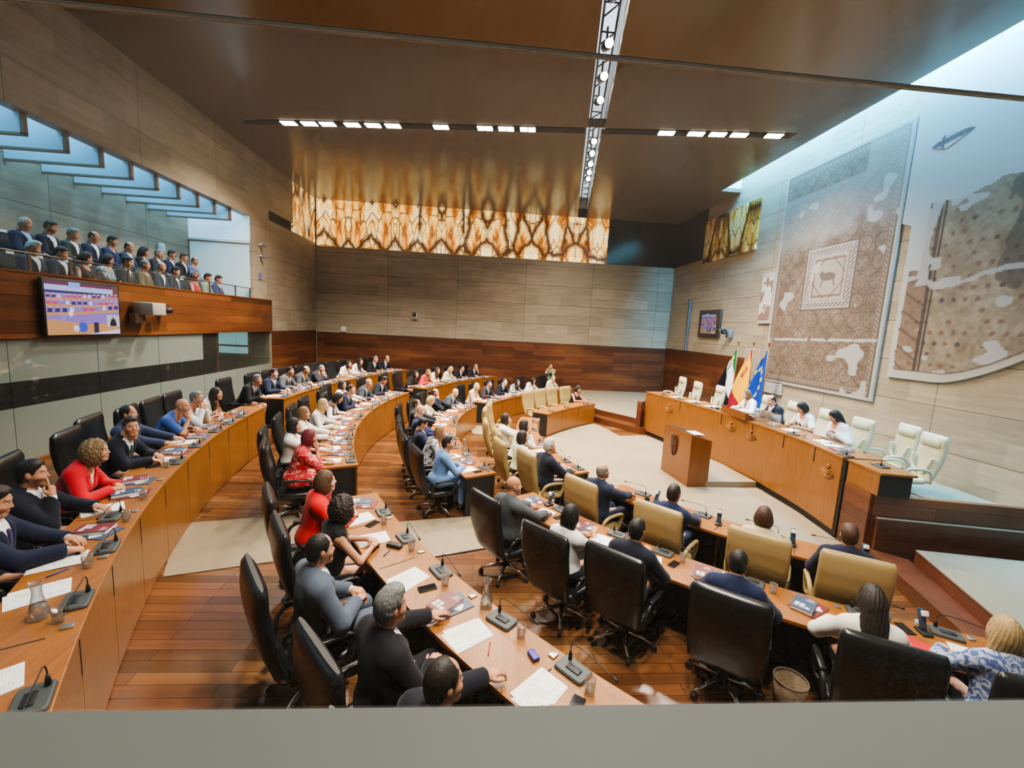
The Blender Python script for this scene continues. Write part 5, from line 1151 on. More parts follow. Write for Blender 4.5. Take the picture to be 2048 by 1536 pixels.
# back desk by the panelling
S('F1', 832, 747.5, 'f', ('long', DK), 'm', top((26, 22, 24), 'half'), 'desk', 'the woman in black tee', 'dark haired woman in black short sleeved top at the near end of the back desk', res=2)
S('F1', 858, 744, 'f', ('long', LB), 'm', top((214, 34, 46), 'long'), 'desk', 'the woman in bright red', 'fair haired woman in bright red top'+BB, res=2)
S('F1', 875, 740, 'f', ('long', BR), 'm', blaz((222, 216, 180)), 'fold', 'the brunette in cream jacket', 'brown haired woman in cream jacket'+BB, res=2)
S('F1', 902, 738, 'f', ('long', BL), 'p', blaz((220, 214, 176), (150, 130, 60)), 'desk', 'the blonde in cream jacket', 'blonde woman in cream jacket over an ochre top, head down', res=2, down=.4)
S('F1', 925, 736, 'm', ('short', DK), 'm', suit(BLKS), 'desk', 'the open-collar man at the back desk', 'man in black suit with open white collar'+BB, res=2)
S('F1', 952, 733, 'm', ('short', GR), 'm', suit(DNAVY, (150, 110, 130)), 'chinL', 'the pink-tie man at the back desk', 'man in navy suit and pink tie with hand at chin by the panelling', res=2)
# third desk, middle block
S('M3', 896, 886, 'f', ('quiff', DK), 'm', top((104, 140, 190), 'long', dress='long'), 'clasp', 'the woman in long light blue coat', 'short haired woman in a long light blue coat beside the desk end', res=0)
S('M3', 880, 862, 'f', ('long', LB), 'm', top((186, 186, 184), 'long', ('blob', (40, 40, 44), 12)), 'desk', 'the woman in black and white print', 'fair haired woman in black and white print blouse beside the light blue coat', res=1)
S('M3', 846, 848, 'm', ('short', BK), 'm', suit(NAVY, (30, 30, 36)), 'hold', 'the dark-haired man with glasses looking down', 'dark haired man in navy suit and glasses looking down at the third desk', res=1, extras=('glasses',), down=.4)
S('M3', 841, 821, 'm', ('none', DK), 'p', suit((26, 36, 78), (150, 150, 170)), 'clasp', 'the bald man in royal navy suit', 'bald man in royal navy suit and pale tie looking down, hands joined', res=1, down=.35)
S('M3', 836, 806, 'm', ('thin', DK), 'm', suit((34, 36, 44)), 'desk', 'the hidden man behind the royal navy suit', 'dark haired man almost hidden behind the bald man in royal navy', res=2)
S('M3', 860, 802, 'f', ('bob', BL), 'p', top((176, 164, 140), 'long'), 'desk', 'the blonde in beige blouse', 'blonde woman in beige blouse looking down at the third desk', res=1, down=.35)
S('M3', 874, 797, 'm', ('bald', DK), 'm', suit(DNAVY), 'chinR', 'the bald man with hand on mouth', 'bald man in dark navy suit and glasses with hand over his mouth', res=1, extras=('glasses',), dr=.98)
S('M3', 908, 785, 'm', ('none', DK), 'p', suit((64, 68, 76), (214, 206, 190)), 'desk', 'the broad bald man in grey suit', 'broad bald man in grey suit leaning at the far end of the third desk', res=1, down=.3, fat=.03)
# far desk behind the tan chairs
FD = ' behind the tan chairs'
S('F2', 954, 772, 'f', ('long', BL), 'p', top((216, 186, 160), 'long'), 'fold', 'the blonde in peach blouse', 'long haired blonde in peach blouse'+FD, res=1)
S('F2', 978.7, 767, 'm', ('short', BK), 'm', suit((52, 40, 46), None, (130, 170, 210)), 'desk', 'the man in plum jacket', 'dark haired man in plum jacket over a blue shirt'+FD, res=1)
S('F2', 1010, 762.7, 'm', ('crop', BR), 'p', suit(DNAVY, (20, 20, 26)), 'desk', 'the close-cropped man in navy', 'close cropped man in navy suit and dark tie'+FD, res=1)
S('F2', 1035.6, 763.8, 'f', ('long', DK), 'm', top((44, 60, 66), 'long', ('blob', (190, 200, 196), 16)), 'desk', 'the woman in teal print', 'woman in glasses and teal and white print top'+FD, res=1, extras=('glasses',))
S('F2', 1067, 760.5, 'f', ('curly', BK), 'm', top((226, 226, 230), 'long'), 'desk', 'the curly woman in white', 'woman with dark curls in a white blouse'+FD, res=1, down=.3)
S('F2', 1106.5, 762, 'f', ('bun', BL), 'p', top((222, 220, 176), 'half'), 'desk', 'the woman in pale yellow', 'fair woman in pale yellow short sleeved top at the last back seat', res=1, dr=.7)
S('F4', 1156, 783, 'f', ('curlylong', DK), 'm', top((38, 22, 26), 'none', neck=.12), 'write', 'the woman in dark red vest', 'curly woman in dark sleeveless top reading alone beside empty tan chairs', res=1, down=.45, chairkind='tan', dr=.62)
# inner desk, tan chairs
S('M4', 1012, 837, 'f', ('bob', DK), 'm', top((222, 220, 214), 'long'), 'desk', 'the far white-top woman in tan chair', 'dark haired woman in white top, farthest sitter of the inner tan chairs', res=1, chairkind='tan')
S('M4', 1052, 852, 'f', ('bob', DK), 'm', top((214, 210, 200), 'long'), 'chinR', 'the chin-resting woman in tan chair', 'dark haired woman in white resting her chin at the inner desk', res=1, chairkind='tan', dr=.66)
S('M4', 1042, 871, 'f', ('long', DK), 'm', top((206, 218, 200), 'half'), 'desk', 'the pale green woman in tan chair', 'dark haired woman in pale green top behind a tan chair back', res=1, chairkind='tan')
S('M4', 1100, 893, 'm', ('quiff', WH), 'm', suit((20, 27, 44)), 'desk', 'the white-haired man in tan chair', 'white haired man in dark navy suit at the near end of the inner desk', res=0, chairkind='tan')
S('N4', 1204, 961, 'm', ('bald', GR), 'm', suit((26, 34, 60)), 'desk', 'the grizzled man in tan chair', 'grizzled balding man in navy suit in the first near tan chair', res=0, chairkind='tan', dr=.92)
S('N4', 1348, 988, 'm', ('short', DK), 'm', suit((24, 34, 70)), 'desk', 'the glasses man in tan chair', 'dark haired man with glasses and navy suit in the second near tan chair', res=0, chairkind='tan', extras=('glasses',), dr=.86)
S('N4', 1524, 1062, 'f', ('bob', BR), 'm', top((190, 170, 150), 'half'), 'lap', 'the woman hidden by her tan chair', 'brown haired woman mostly hidden behind her tan chair back', res=1, chairkind='tan', dr=.76)
S('N4', 1694, 1093, 'm', ('short', BR), 'm', suit((26, 30, 54)), 'lap', 'the man in the last tan chair', 'brown haired man in navy suit in the last tan chair at right', res=0, chairkind='tan', dr=.74)
# near third desk, big black chair backs
S('N3', 1028, 971, 'm', ('none', GR), 'm', suit((74, 78, 82)), 'desk', 'the bald man in grey jacket', 'bald bearded man in grey jacket in the first of the near black chairs', res=0, beard=.35, look=(5, 6, 1.3))
S('N3', 1143, 1029, 'f', ('long', BK), 'm', top((218, 218, 220), 'three'), 'phone', 'the black-haired woman in white shirt', 'woman with long black hair in white shirt, seen from behind', res=0)
S('N3', 1275, 1059, 'm', ('short', BK), 'm', suit(DNAVY), 'phone', 'the black-haired man from behind', 'black haired man in dark navy suit seen from behind, second near row', res=0)
S('N3', 1477, 1123, 'm', ('thin', BK), 'm', suit((20, 30, 62), None, (150, 190, 220)), 'desk', 'the man with thinning crown', 'man with thinning crown in blue navy suit, seen from behind', res=0)
S('N3', 1744, 1199, 'f', ('longback', DK), 'm', blaz((224, 220, 210)), 'desk', 'the dark-haired woman in white blazer', 'woman with long dark hair and white blazer seen from behind', res=0, down=.35)
S('N3', 2008, 1262, 'f', ('long', (168, 140, 96)), 'p', top((176, 184, 204), 'long', ('blob', (70, 88, 140), 22)), 'desk', 'the blonde at right edge', 'blonde woman in blue paisley blouse at the right edge', res=0)
# near second desk
S('N2', 651, 961, 'f', ('bob', (86, 62, 40)), 'p', blaz((214, 30, 34)), 'clasp', 'the brown-bob woman in red', 'woman with brown bob and bright red blazer in profile', res=0)
S('N2', 689, 1014, 'f', ('curly', (38, 24, 20)), 'm', top((16, 15, 17), 'none'), 'clasp', 'the curly woman in black top', 'woman with dark curls in sleeveless black top, hands joined', res=0)
S('N2', 640, 1109, 'm', ('thin', BK), 'm', suit((84, 92, 108)), 'lap', 'the man in light grey suit', 'dark haired man in light grey suit sitting back, legs crossed', res=0, look=(6, 9, 1.2))
S('N2', 786, 1216, 'm', ('quiff', (112, 112, 110)), 'm', suit((24, 22, 30), (92, 26, 44)), 'reachL', 'the grey-haired man in burgundy tie', 'grey haired man in dark suit and burgundy tie, hand on the desk edge', res=0, look=(6, 8, 1.2))
S('N2', 881, 1366, 'm', ('thin', DK), 'm', suit((24, 26, 36)), 'reach', 'the man at the sill', 'man with thinning dark hair just above the grey sill', res=0, look=(6, 6, 1.2))
def flush():
    for sg in SEG:
        qs = [q for q in QUEUE if q[0] == sg]
        if not qs: continue
        r = SEG[sg][1]+SEG[sg][7]+.35; dg = [math.degrees(v/r) for v in relax([R(q[1])*r for q in qs], .655)]
        for q, a in zip(qs, dg): build_seated((q[0], a)+q[2:])
flush()
# ---- dais
def dais_person(px, py, X, sex, hair, skin, fit, pose, short, label, yaw, down, extras=(), res=1):
    p = atx(px, py, X); hz = p[2]-DF; f = np.array((-1., .05)); lean = .33
    k = min(1.05, max(.82, ((hz-.57)/math.cos(lean)-.11)/.575)); fwd = (.575*k+.11)*math.sin(lean)+.025
    pel = p[:2]-f/np.linalg.norm(f)*fwd; xe = min(front, key=lambda q: abs(q.y-p[1])).x+.67; b = pel[0]-xe
    rt, _a, _h = make_person('person', label, (pel[0], pel[1], DF), heading(f), sex, hair, skin, fit, pose, k, lean, yaw, -down, b, DZ-DF, res, 0, extras)
    place_chair('cream', pel[0]+.03, pel[1], DF, heading(f), 'cream leather swivel chair holding '+short)
    if 'printed' in short:
        o = MB().tube([(-.045+.032*math.cos(q), .05+.045*math.sin(q), 0) for q in np.linspace(R(50), R(310), 9)], .008, 6).tube([(.005, 0, 0), (.04, .1, 0), (.075, 0, 0)], .008, 6).tube([(.02, .035, 0), (.06, .035, 0)], .007, 6).build('shirt_print', M_black, rt)
        yy_, zz_ = .155, .24*k; o.matrix_local = Matrix.Translation((0, yy_*math.cos(lean)+zz_*math.sin(lean), .57-yy_*math.sin(lean)+zz_*math.cos(lean)))@(Matrix.Rotation(-lean, 4, 'X')@Matrix.Rotation(PI, 4, 'Z')@Matrix.Rotation(PI/2, 4, 'X'))
    return p
dp = [dais_person(1493, 788, 6.52, 'f', ('long', (120, 88, 60)), 'p', blaz((228, 228, 232), (130, 110, 96)), 'desk', 'the dais woman under the flags', 'woman with light brown hair and white jacket under the flags on the dais', .15, .1),
 dais_person(1541.6, 807, 6.56, 'm', ('bald', DK), 'p', suit(DNAVY), 'hold', 'the dais man behind the clear box', 'balding man in dark suit reading behind the clear box on the dais', 0, .4),
 dais_person(1602.5, 824, 6.62, 'f', ('bob', BK), 'm', top((226, 224, 222), 'half'), 'desk', 'the dais woman in printed tee', 'dark haired woman in white printed T-shirt writing on the dais', 0, .55),
 dais_person(1668, 840, 6.60, 'f', ('long', BK), 'm', blaz((228, 228, 230)), 'hold', 'the dais woman reading a sheet', 'long dark haired woman in white blazer reading a sheet on the dais', 0, .55)]
for (px, py), lab in zip(((1363, 768), (1393, 779), (1438, 788), (1787, 872), (1818, 894)), ('empty cream chair at the far end of the dais, leftmost', 'empty cream chair, second from the far end of the dais', 'empty cream chair just left of the flags', 'empty cream chair behind the nearest one at the dais end', 'empty cream chair nearest the viewer at the dais end')):
    p = at(px, py, DF+.86); place_chair('cream', *((p[0]-.30, p[1]) if px < 1700 else (7.28, 7.0) if px < 1800 else (6.98, 6.32)), DF, R(88) if px < 1700 else R(80), lab)
# ---- photographer at the back
p = aty(1102, 743, 18.5); k = min(1.05, max(.8, (p[2]-.93-.2)/.6))
make_person('person', 'standing photographer in green top holding a camera before the back panelling', (p[0], p[1], 0), PI-.3, 'f', ('short', BK), 'm', top((110, 140, 110), 'half'), 'camera', max(.84, min(1.05, (p[2]-.93-.11)/.575)), .05, 0, 0, .3, .68, 1, 0, (), True)
t = thing('photo_camera', 'black photo camera held up by the standing photographer', 'camera', (p[0]-.03, p[1]-.19, p[2]-.07), PI-.3)
MB().bbox((0, 0, 0), (.13, .05, .09), .01).build('body', M_black, t); MB().tube([(0, .02, 0), (0, .12, 0)], .035, 12).build('lens', M_black, t)
# ---- empty black and tan chairs
def empty(kind, seg, deg, d, lab, turn=0):
    q = sp(seg, deg, SEG[seg][7]+d); c = SEG[seg][0]; f = (c[0]-q[0], c[1]-q[1]); place_chair(kind, q[0], q[1], SEG[seg][5], heading(f)+turn, lab)
def emptypx(kind, seg, px, py, lab, turn=0, top_=1.05):
    c, r, a0, a1, zt, zf, zfr, dep = SEG[seg]; p = at(px, py, zf+top_); f = np.array((c[0]-p[0], c[1]-p[1])); L = np.linalg.norm(f); f /= L; d = min(max(L-r, dep+.42), dep+.8)
    q = np.array(c)-f*(r+d-.0); place_chair(kind, q[0], q[1], zf, heading(f)+turn, lab)
dd = sorted(q[1] for q in SEATED if q[0] == 'M1'); gi = max(range(len(dd)-1), key=lambda i: dd[i+1]-dd[i]); ga, gb = dd[gi], dd[gi+1]
empty('black', 'M1', gb-(gb-ga)/3, .40, 'empty black chair between the hands-to-mouth man and white tee woman')
empty('black', 'M1', ga+(gb-ga)/3, .40, 'empty black chair just left of the white tee woman')
emptypx('black', 'F1', 806, 755, 'empty black chair at the near end of the back desk')
fd = [q[1] for q in SEATED if q[0] == 'F4'][0]
for i, dg_ in enumerate((fd+9.9, fd+6.6, fd+3.3)): empty('tan', 'F4', dg_, .36, ['first', 'second', 'third'][i]+' empty tan chair from the left in the far inner row')
emptypx('tan', 'M4', 1013, 812, 'empty tan chair farthest along the middle inner desk'); emptypx('tan', 'M4', 1000, 822, 'empty tan chair second farthest along the middle inner desk')
# ---- gallery
GB = [(78, 452, 'm', ('bald', WH), suit((26, 36, 66), None, (150, 190, 215)), 'white-fringed man in navy suit and pale blue shirt'), (128, 452, 'm', ('short', DK), suit((24, 26, 46)), 'bearded man in dark navy suit with open collar'),
 (176, 474, 'm', ('short', GR), suit((44, 60, 54)), 'grey haired man in dark green jacket'), (202, 475, 'm', ('bald', DK), suit((28, 36, 66)), 'balding man in glasses and blue suit'),
 (237, 484, 'm', ('short', BK), top((30, 44, 84), 'long', collar=1), 'dark haired man in deep blue shirt'), (261, 494, 'm', ('bald', DK), suit((34, 48, 70), (140, 180, 190)), 'balding man with pale tie and slate suit'),
 (307, 506, 'f', ('curlylong', BK), top((22, 20, 24), 'long'), 'dark curly woman in black'), (324, 508, 'm', ('crop', GR), suit((40, 42, 48)), 'bald man hidden beside the curly woman'),
 (343, 506, 'm', ('short', DK), suit((24, 34, 60), (60, 80, 120)), 'man with glasses and navy suit near the blind'), (372, 514, 'm', ('short', BR), suit((20, 22, 30)), 'brown haired man in black suit near the blind'), (389, 521.5, 'm', ('bald', DK), top((96, 104, 150), 'long', collar=1), 'man in lilac blue shirt against the blind')]
GF = [(108, 502, 'm', ('quiff', WH), suit((30, 42, 60)), 'white haired man in slate jacket behind the first rail post'), (137, 508, 'm', ('short', DK), suit((26, 32, 56)), 'dark haired man in navy leaning forward'),
 (185.5, 521.5, 'f', ('longback', (52, 30, 24)), top((40, 28, 30), 'none'), 'long haired woman in dark sleeveless top'), (210, 517.7, 'f', ('long', DK), top((176, 186, 196), 'half', ('blob', (70, 110, 120), 16)), 'woman in print top with folded arms'),
 (256, 523.5, 'm', ('short', BK), suit((26, 30, 40), (60, 80, 70)), 'man in black suit with hands clasped'), (284, 528, 'm', ('crop', GR), blaz((92, 84, 60), (120, 110, 80)), 'man in khaki uniform jacket'),
 (317, 532, 'm', ('bald', GR), suit((36, 46, 62)), 'grey balding man in blue grey suit'), (349, 542, 'm', ('short', BK), suit((24, 34, 60), (120, 150, 190)), 'black haired man in navy with pale tie'),
 (397, 555, 'f', ('curly', (96, 60, 40)), top((170, 30, 50), 'none'), 'curly woman in red dress'), (420, 555, 'm', ('short', DK), top((120, 140, 120), 'long', collar=1), 'man in grey green shirt'), (436, 558, 'm', ('short', DK), suit((26, 40, 90), (150, 40, 80)), 'man in blue suit at the end of the front row')]
for row, X, fz, lst in (('back', -8.56, 3.3, GB), ('front', -7.84, 2.85, GF)):
    ys = relax([atx(q[0], q[1], X)[1] for q in lst], .5); ov = max(0, max(ys)-13.7); ys = [y-ov*(y-min(ys))/(max(ys)-min(ys)) for y in ys]
    for (px, py, sex, hair, fit, desc), yq in zip(lst, ys):
        p = atx(px, py, X); p[1] = yq; hz = p[2]-fz; k = min(1.05, max(.84, (hz-.57-.11)/.575)); rz = -PI/2+.2; dv = np.array((5, 15, 1.6))-p; wy = math.atan2(-dv[0], dv[1])-rz
        make_person('person', desc+', %s row of the gallery' % row, (p[0]-.11, p[1]-.05, fz), rz, sex, hair, 'm', fit, 'cross' if 'folded' in desc else 'lap', k, .12, max(-.6, min(.6, wy)), -.32, .3, .68, 2, .5 if 'bearded' in desc else 0, ('glasses',) if 'glasses' in desc else (), group=None, thigh=.36)
        q = (p[0]-.13, p[1]-.05, fz)
        if 'GS' not in globals(): GS = gallery_seat('dark gallery seat under the '+desc); GS.location = q; GS.rotation_euler = (0, 0, -PI/2)
        else: dup(GS, q, -PI/2, 'dark gallery seat under the '+desc)
for X, y, fz, lab in ((-8.7, 7.92, 3.3, 'empty dark seat beside the white-fringed man in the back gallery row'), (-8.7, 7.3, 3.3, 'empty dark seat two places left of the white-fringed man'), (-7.92, 7.80, 2.85, 'empty dark front gallery seat left of the white haired man')):
    dup(GS, (X, y, fz), -PI/2, lab)
for y, lab in ((7.26, 'folded gallery seat showing its orange wooden underside, nearer the white haired man'), (6.66, 'folded gallery seat showing its orange wooden underside, at the left edge')):
    t = thing('gallery_seat', lab, 'seat', (-7.95, y, 2.85), -PI/2)
    MB().bbox((0, -.255, .78), (.5, .06, .6), .03, tx=R(8)).build('back_pad', MATS['seat_navy'], t)
    MB().bbox((0, -.12, .72), (.49, .05, .5), .02, tx=R(10)).build('folded_cushion', MATS['seat_wood'], t); MB().box((0, -.15, .24), (.3, .2, .48)).build('pedestal', M_black, t)
# ---------------------------------------------------------------- things on the desks
M_water = glass('water', (.93, .97, .98)); M_gl = glass('clear_glass', (.97, .98, .98))
M_text = text_mat('printed_sheet'); M_paper = simple('white_paper', (.80, .80, .79), .8); M_mic = simple('mic_grey', (.06, .066, .066), .5); M_book1 = simple('cover_maroon', (.16, .03, .035), .4); M_book2 = simple('cover_slate', (.05, .075, .13), .4)
PROTO = {}
def proto(key, maker):
    if key not in PROTO: PROTO[key] = maker(); return PROTO[key], True
    return PROTO[key], False
def put(key, maker, loc, rz, label, group):
    o, new = proto(key, maker)
    if new: o.location = loc; o.rotation_euler = (0, 0, rz); o['label'] = label; o['group'] = group; return o
    return dup(o, loc, rz, label, group)
def mk_mic():
    t = thing('microphone_console', '', 'microphone'); m = MB()
    m.rings([[(x*a, y*b+.0, z) for x, y, _ in sup(0, 0, 0, .11, .075, 0, 24, 8)] for a, b, z in ((1, 1, .001), (1, 1, .008), (.95, .92, .02), (.92, .86, .022))]).build('base', M_mic, t)
    MB().bbox((.01, -.008, .025), (.1, .05, .01), .004).build('button_pad', M_black, t)
    g = MB().lathe([(.014, .028), (.011, .06), (.005, .085)], (-.06, .045, 0), 10).tube(smooth_pts([(-.06, .045, .08), (-.058, .043, .115), (-.03, .04, .145), (.08, .035, .148), (.27, .02, .125)], 5), .0035, 6).build('gooseneck', M_black, t)
    MB().tube([(.27, .02, .125), (.31, .017, .12)], .009, 8).build('microphone_tip', M_black, t); return t
def mk_glass():
    t = thing('water_glass', '', 'glass')
    MB().lathe([(.028, .0), (.03, .004), (.036, .095), (.0345, .095), (.029, .012), (.002, .011)], (0, 0, 0.001), 18).build('tumbler', M_gl, t)
    MB().lathe([(.002, .0125), (.0283, .0125), (.0312, .045), (.002, .045)], (0, 0, .001), 18).build('water', M_water, t); return t
def mk_carafe():
    t = thing('water_carafe', '', 'carafe')
    MB().lathe([(.046, 0), (.05, .005), (.049, .05), (.03, .13), (.023, .165), (.024, .19), (.036, .235), (.0345, .235), (.0215, .185), (.028, .128), (.046, .05), (.044, .012), (.002, .01)], (0, 0, .001), 20).build('bottle', M_gl, t)
    MB().lathe([(.002, .011), (.0435, .013), (.0453, .05), (.037, .09), (.002, .09)], (0, 0, .001), 20).build('water', M_water, t); return t
def mk_paper(nm):
    def f():
        t = thing('paper_sheets', '', 'papers')
        MB().box((0, 0, .0025), (.21, .297, .003)).build('top_sheet', M_text, t); MB().box((.018, -.012, .0008), (.21, .297, .0014), rz=.09).build('lower_sheet', M_paper, t); return t
    return f
def mk_books(a):
    def f():
        t = thing('report_stack', '', 'books'); cs = (M_book2, M_book1) if a else (M_book1, M_book2)
        MB().box((.03, .03, .003), (.22, .3, .005), rz=-.2).build('folder', cs[0], t); MB().box((.03, .03, .0058), (.20, .08, .0006), rz=.5).build('folder_print', M_paper, t)
        MB().box((0, 0, .021), (.165, .24, .028), rz=.06).build('page_block', M_paper, t)
        b = MB().box((0, 0, .0355), (.17, .245, .003), rz=.06).box((0, 0, .0065), (.17, .245, .002), rz=.06).build('cover', cs[1], t)
        q = MB()
        for i in range(3):
            for j in range(2):
                if (i, j) != (2, 1): q.box((-.045+.042*i, -.07+.04*j, .0373), (.034, .034, .0006), rz=.06)
        for i in range(3): q.box((.03, .07+.018*i, .0373), (.07-.012*i, .006, .0006), rz=.06)
        q.build('cover_print', simple('cover_white', (.62, .6, .58), .5), t); return t
    return f
def mk_phone():
    t = thing('mobile_phone', '', 'phone'); MB().bbox((0, 0, .006), (.075, .15, .009), .003).build('body', M_black, t); MB().box((0, 0, .011), (.068, .14, .0006)).build('screen', simple('phone_screen', (.01, .01, .012), .08), t); return t
def mk_pen(c):
    def f():
        t = thing('pen', '', 'pen'); MB().tube([(0, -.07, .006), (0, .05, .006)], .0045, 8).build('barrel', c, t); MB().tube([(0, .05, .006), (0, .07, .006)], [.0045, .001], 8).build('tip', M_steel, t); return t
    return f
def mk_handset():
    t = thing('desk_handset', '', 'telephone'); T_ = Matrix.Rotation(R(-24), 3, 'X')
    MB().bbox((0, -.02, .012), (.08, .12, .02), .006).build('cradle', M_black, t); MB().bbox((0, .02, .105), (.055, .02, .17), .008, tx=R(-24)).build('handset', simple('handset_slate', (.03, .05, .09), .4), t)
    MB().bbox((0, .0, .165), (.052, .022, .045), .006, tx=R(-24)).bbox((0, .045, .055), (.052, .022, .04), .006, tx=R(-24)).build('earpiece', M_white, t); return t
def spot(seg, deg, u, w):
    c, r, a0, a1, zt, zf, zfr, dep = SEG[seg]; d = dep-w; return sp(seg, deg+math.degrees(u/(r+d)), d), zt
FOOT = {'mic': [(0, 0, .113, .078, 0, .03), (.125, .03, .2, .02, .08, .16), (-.06, .045, .016, .016, 0, .15)], 'paper': [(.004, -.002, .126, .165, 0, .006)], 'books': [(.015, .014, .145, .178, 0, .04)], 'glass': [(0, 0, .038, .038, 0, .1)], 'carafe': [(0, 0, .052, .052, 0, .24)], 'phone': [(0, 0, .039, .077, 0, .013)], 'pen': [(0, -.0, .006, .073, 0, .012)], 'handset': [(0, .01, .05, .085, 0, .2)]}
def feet(key, x, y, a):
    k = next(s for s in FOOT if key.startswith(s)); co, si = math.cos(a), math.sin(a)
    return [(x+ox*co-oy*si, y+ox*si+oy*co, a, hx, hy, z0, z1) for ox, oy, hx, hy, z0, z1 in FOOT[k]]
def clash(A, B):
    if A[5] > B[6] or B[5] > A[6]: return False
    d = (B[0]-A[0], B[1]-A[1])
    for th in (A[2], A[2]+PI/2, B[2], B[2]+PI/2):
        n = (math.cos(th), math.sin(th)); ext = 0
        for Q in (A, B): ext += Q[3]*abs(math.cos(Q[2]-th))+Q[4]*abs(math.sin(Q[2]-th))
        if abs(d[0]*n[0]+d[1]*n[1]) > ext+.004: return False
    return True
def item(seg, deg, u, w, key, maker, label, group, turn=0, dz=.0012):
    dep = SEG[seg][7]; hw = {'paper': .165, 'books': .175, 'mic': .08, 'phone': .08, 'pen': .075, 'handset': .09}.get(next(s for s in FOOT if key.startswith(s)), .052)
    for du, dw in sorted([(a*.03, b*.03) for a in range(-8, 9) for b in range(-4, 5)], key=lambda t: abs(t[0])+1.3*abs(t[1])):
        w2 = w+dw
        if w2 < hw*.9 or w2 > dep-hw*.9: continue
        q, z = spot(seg, deg, u+du, w2); c = SEG[seg][0]; a = heading((c[0]-q[0], c[1]-q[1]))+turn; ft = feet(key, q[0], q[1], a)
        dq = math.degrees(math.atan2(q[1]-c[1], q[0]-c[0])) % 360; e0, e1 = sorted(SEG[seg][2:4]); mg = math.degrees(.06/SEG[seg][1])
        if dq < e0+mg or dq > e1-mg: continue
        if any(clash(x, y) for x in ft for y in OBST[seg]): continue
        OBST[seg] += ft; return put(key, maker, (q[0], q[1], z+dz), a, label, group)
def block(seg, deg, u, w, rz, hx, hy, h_):
    q, z = spot(seg, deg, u, w); OBST[seg].append((q[0], q[1], rz, hx, hy, 0, h_))
block('N3', 243.5, .0, .16, .5, .11, .15, .008); block('N2', 222.6, .13, .36, .4, .025, .045, .03); block('N2', 212.4, .2, .3, 1.2, .035, .08, .04)
rnd = random.Random(3); n = 0; taken = {}
for seg, deg, short, res, pose in SEATED:
    c, r, a0, a1, zt, zf, zfr, dep = SEG[seg]; lo_, hi_ = min(a0, a1), max(a0, a1); pitch = (hi_-lo_)/SEATS[seg]
    for i in range(SEATS[seg]):
        if abs(lo_+(i+.5)*pitch-deg)*R(1)*r < .62: taken[(seg, i)] = 1
    dg = min(max(deg, lo_+math.degrees(.33/r)), hi_-math.degrees(.33/r)); n += 1; oth = [q[1] for q in SEATED if q[0] == seg and q[1] != deg]; gl = min([(deg-a)*R(1)*r for a in oth if a < deg]+[9]); gr = min([(a-deg)*R(1)*r for a in oth if a > deg]+[9]); s4 = seg[1] == '4'; j = lambda a: rnd.uniform(-a, a)
    item(seg, dg, .10+j(.03), dep-.085, 'mic', mk_mic, 'grey microphone console before '+short, 'microphone consoles on the desks', (PI if s4 else 0)+j(.2))
    if not s4 or n % 2:
        item(seg, dg, .04+j(.03), .18, 'paper', mk_paper(0), 'loose printed sheets before '+short, 'printed sheets on the desks', j(.3))
        if gl > .6: item(seg, dg, -.325+j(.015), dep-.25, 'books%d' % (n % 2), mk_books(n % 2), 'stack of bound reports beside '+short, 'bound reports on the desks', j(.35))
    if not s4: item(seg, dg, min(.29, gr*.5-.06)+j(.01), dep-.07, 'glass', mk_glass, 'water glass before '+short, 'water glasses on the desks')
    if n % 3 == 0 and not s4: item(seg, dg, -.08, dep-.07, 'carafe', mk_carafe, 'glass water carafe before '+short, 'water carafes on the desks')
    if res == 0 and n % 2 == 0: item(seg, dg, .25, .30, 'phone', mk_phone, 'black mobile phone beside '+short, 'phones on the desks', j(.6))
    if seg in ('N3', 'N4'): item(seg, dg, .30 if seg == 'N4' else -.02, dep-.17 if seg == 'N4' else dep-.1, 'handset', mk_handset, 'white and slate desk handset before '+short, 'desk handsets', j(.3))
    if seg in ('N1', 'N2') and n % 2: item(seg, dg, .17, .20, 'pen%d' % (n % 3), mk_pen([simple('pen_red', (.5, .03, .03), .4), simple('pen_blue', (.03, .04, .3), .4), M_black][n % 3]), 'slim pen on the desk beside '+short, 'pens on the desks', .7)
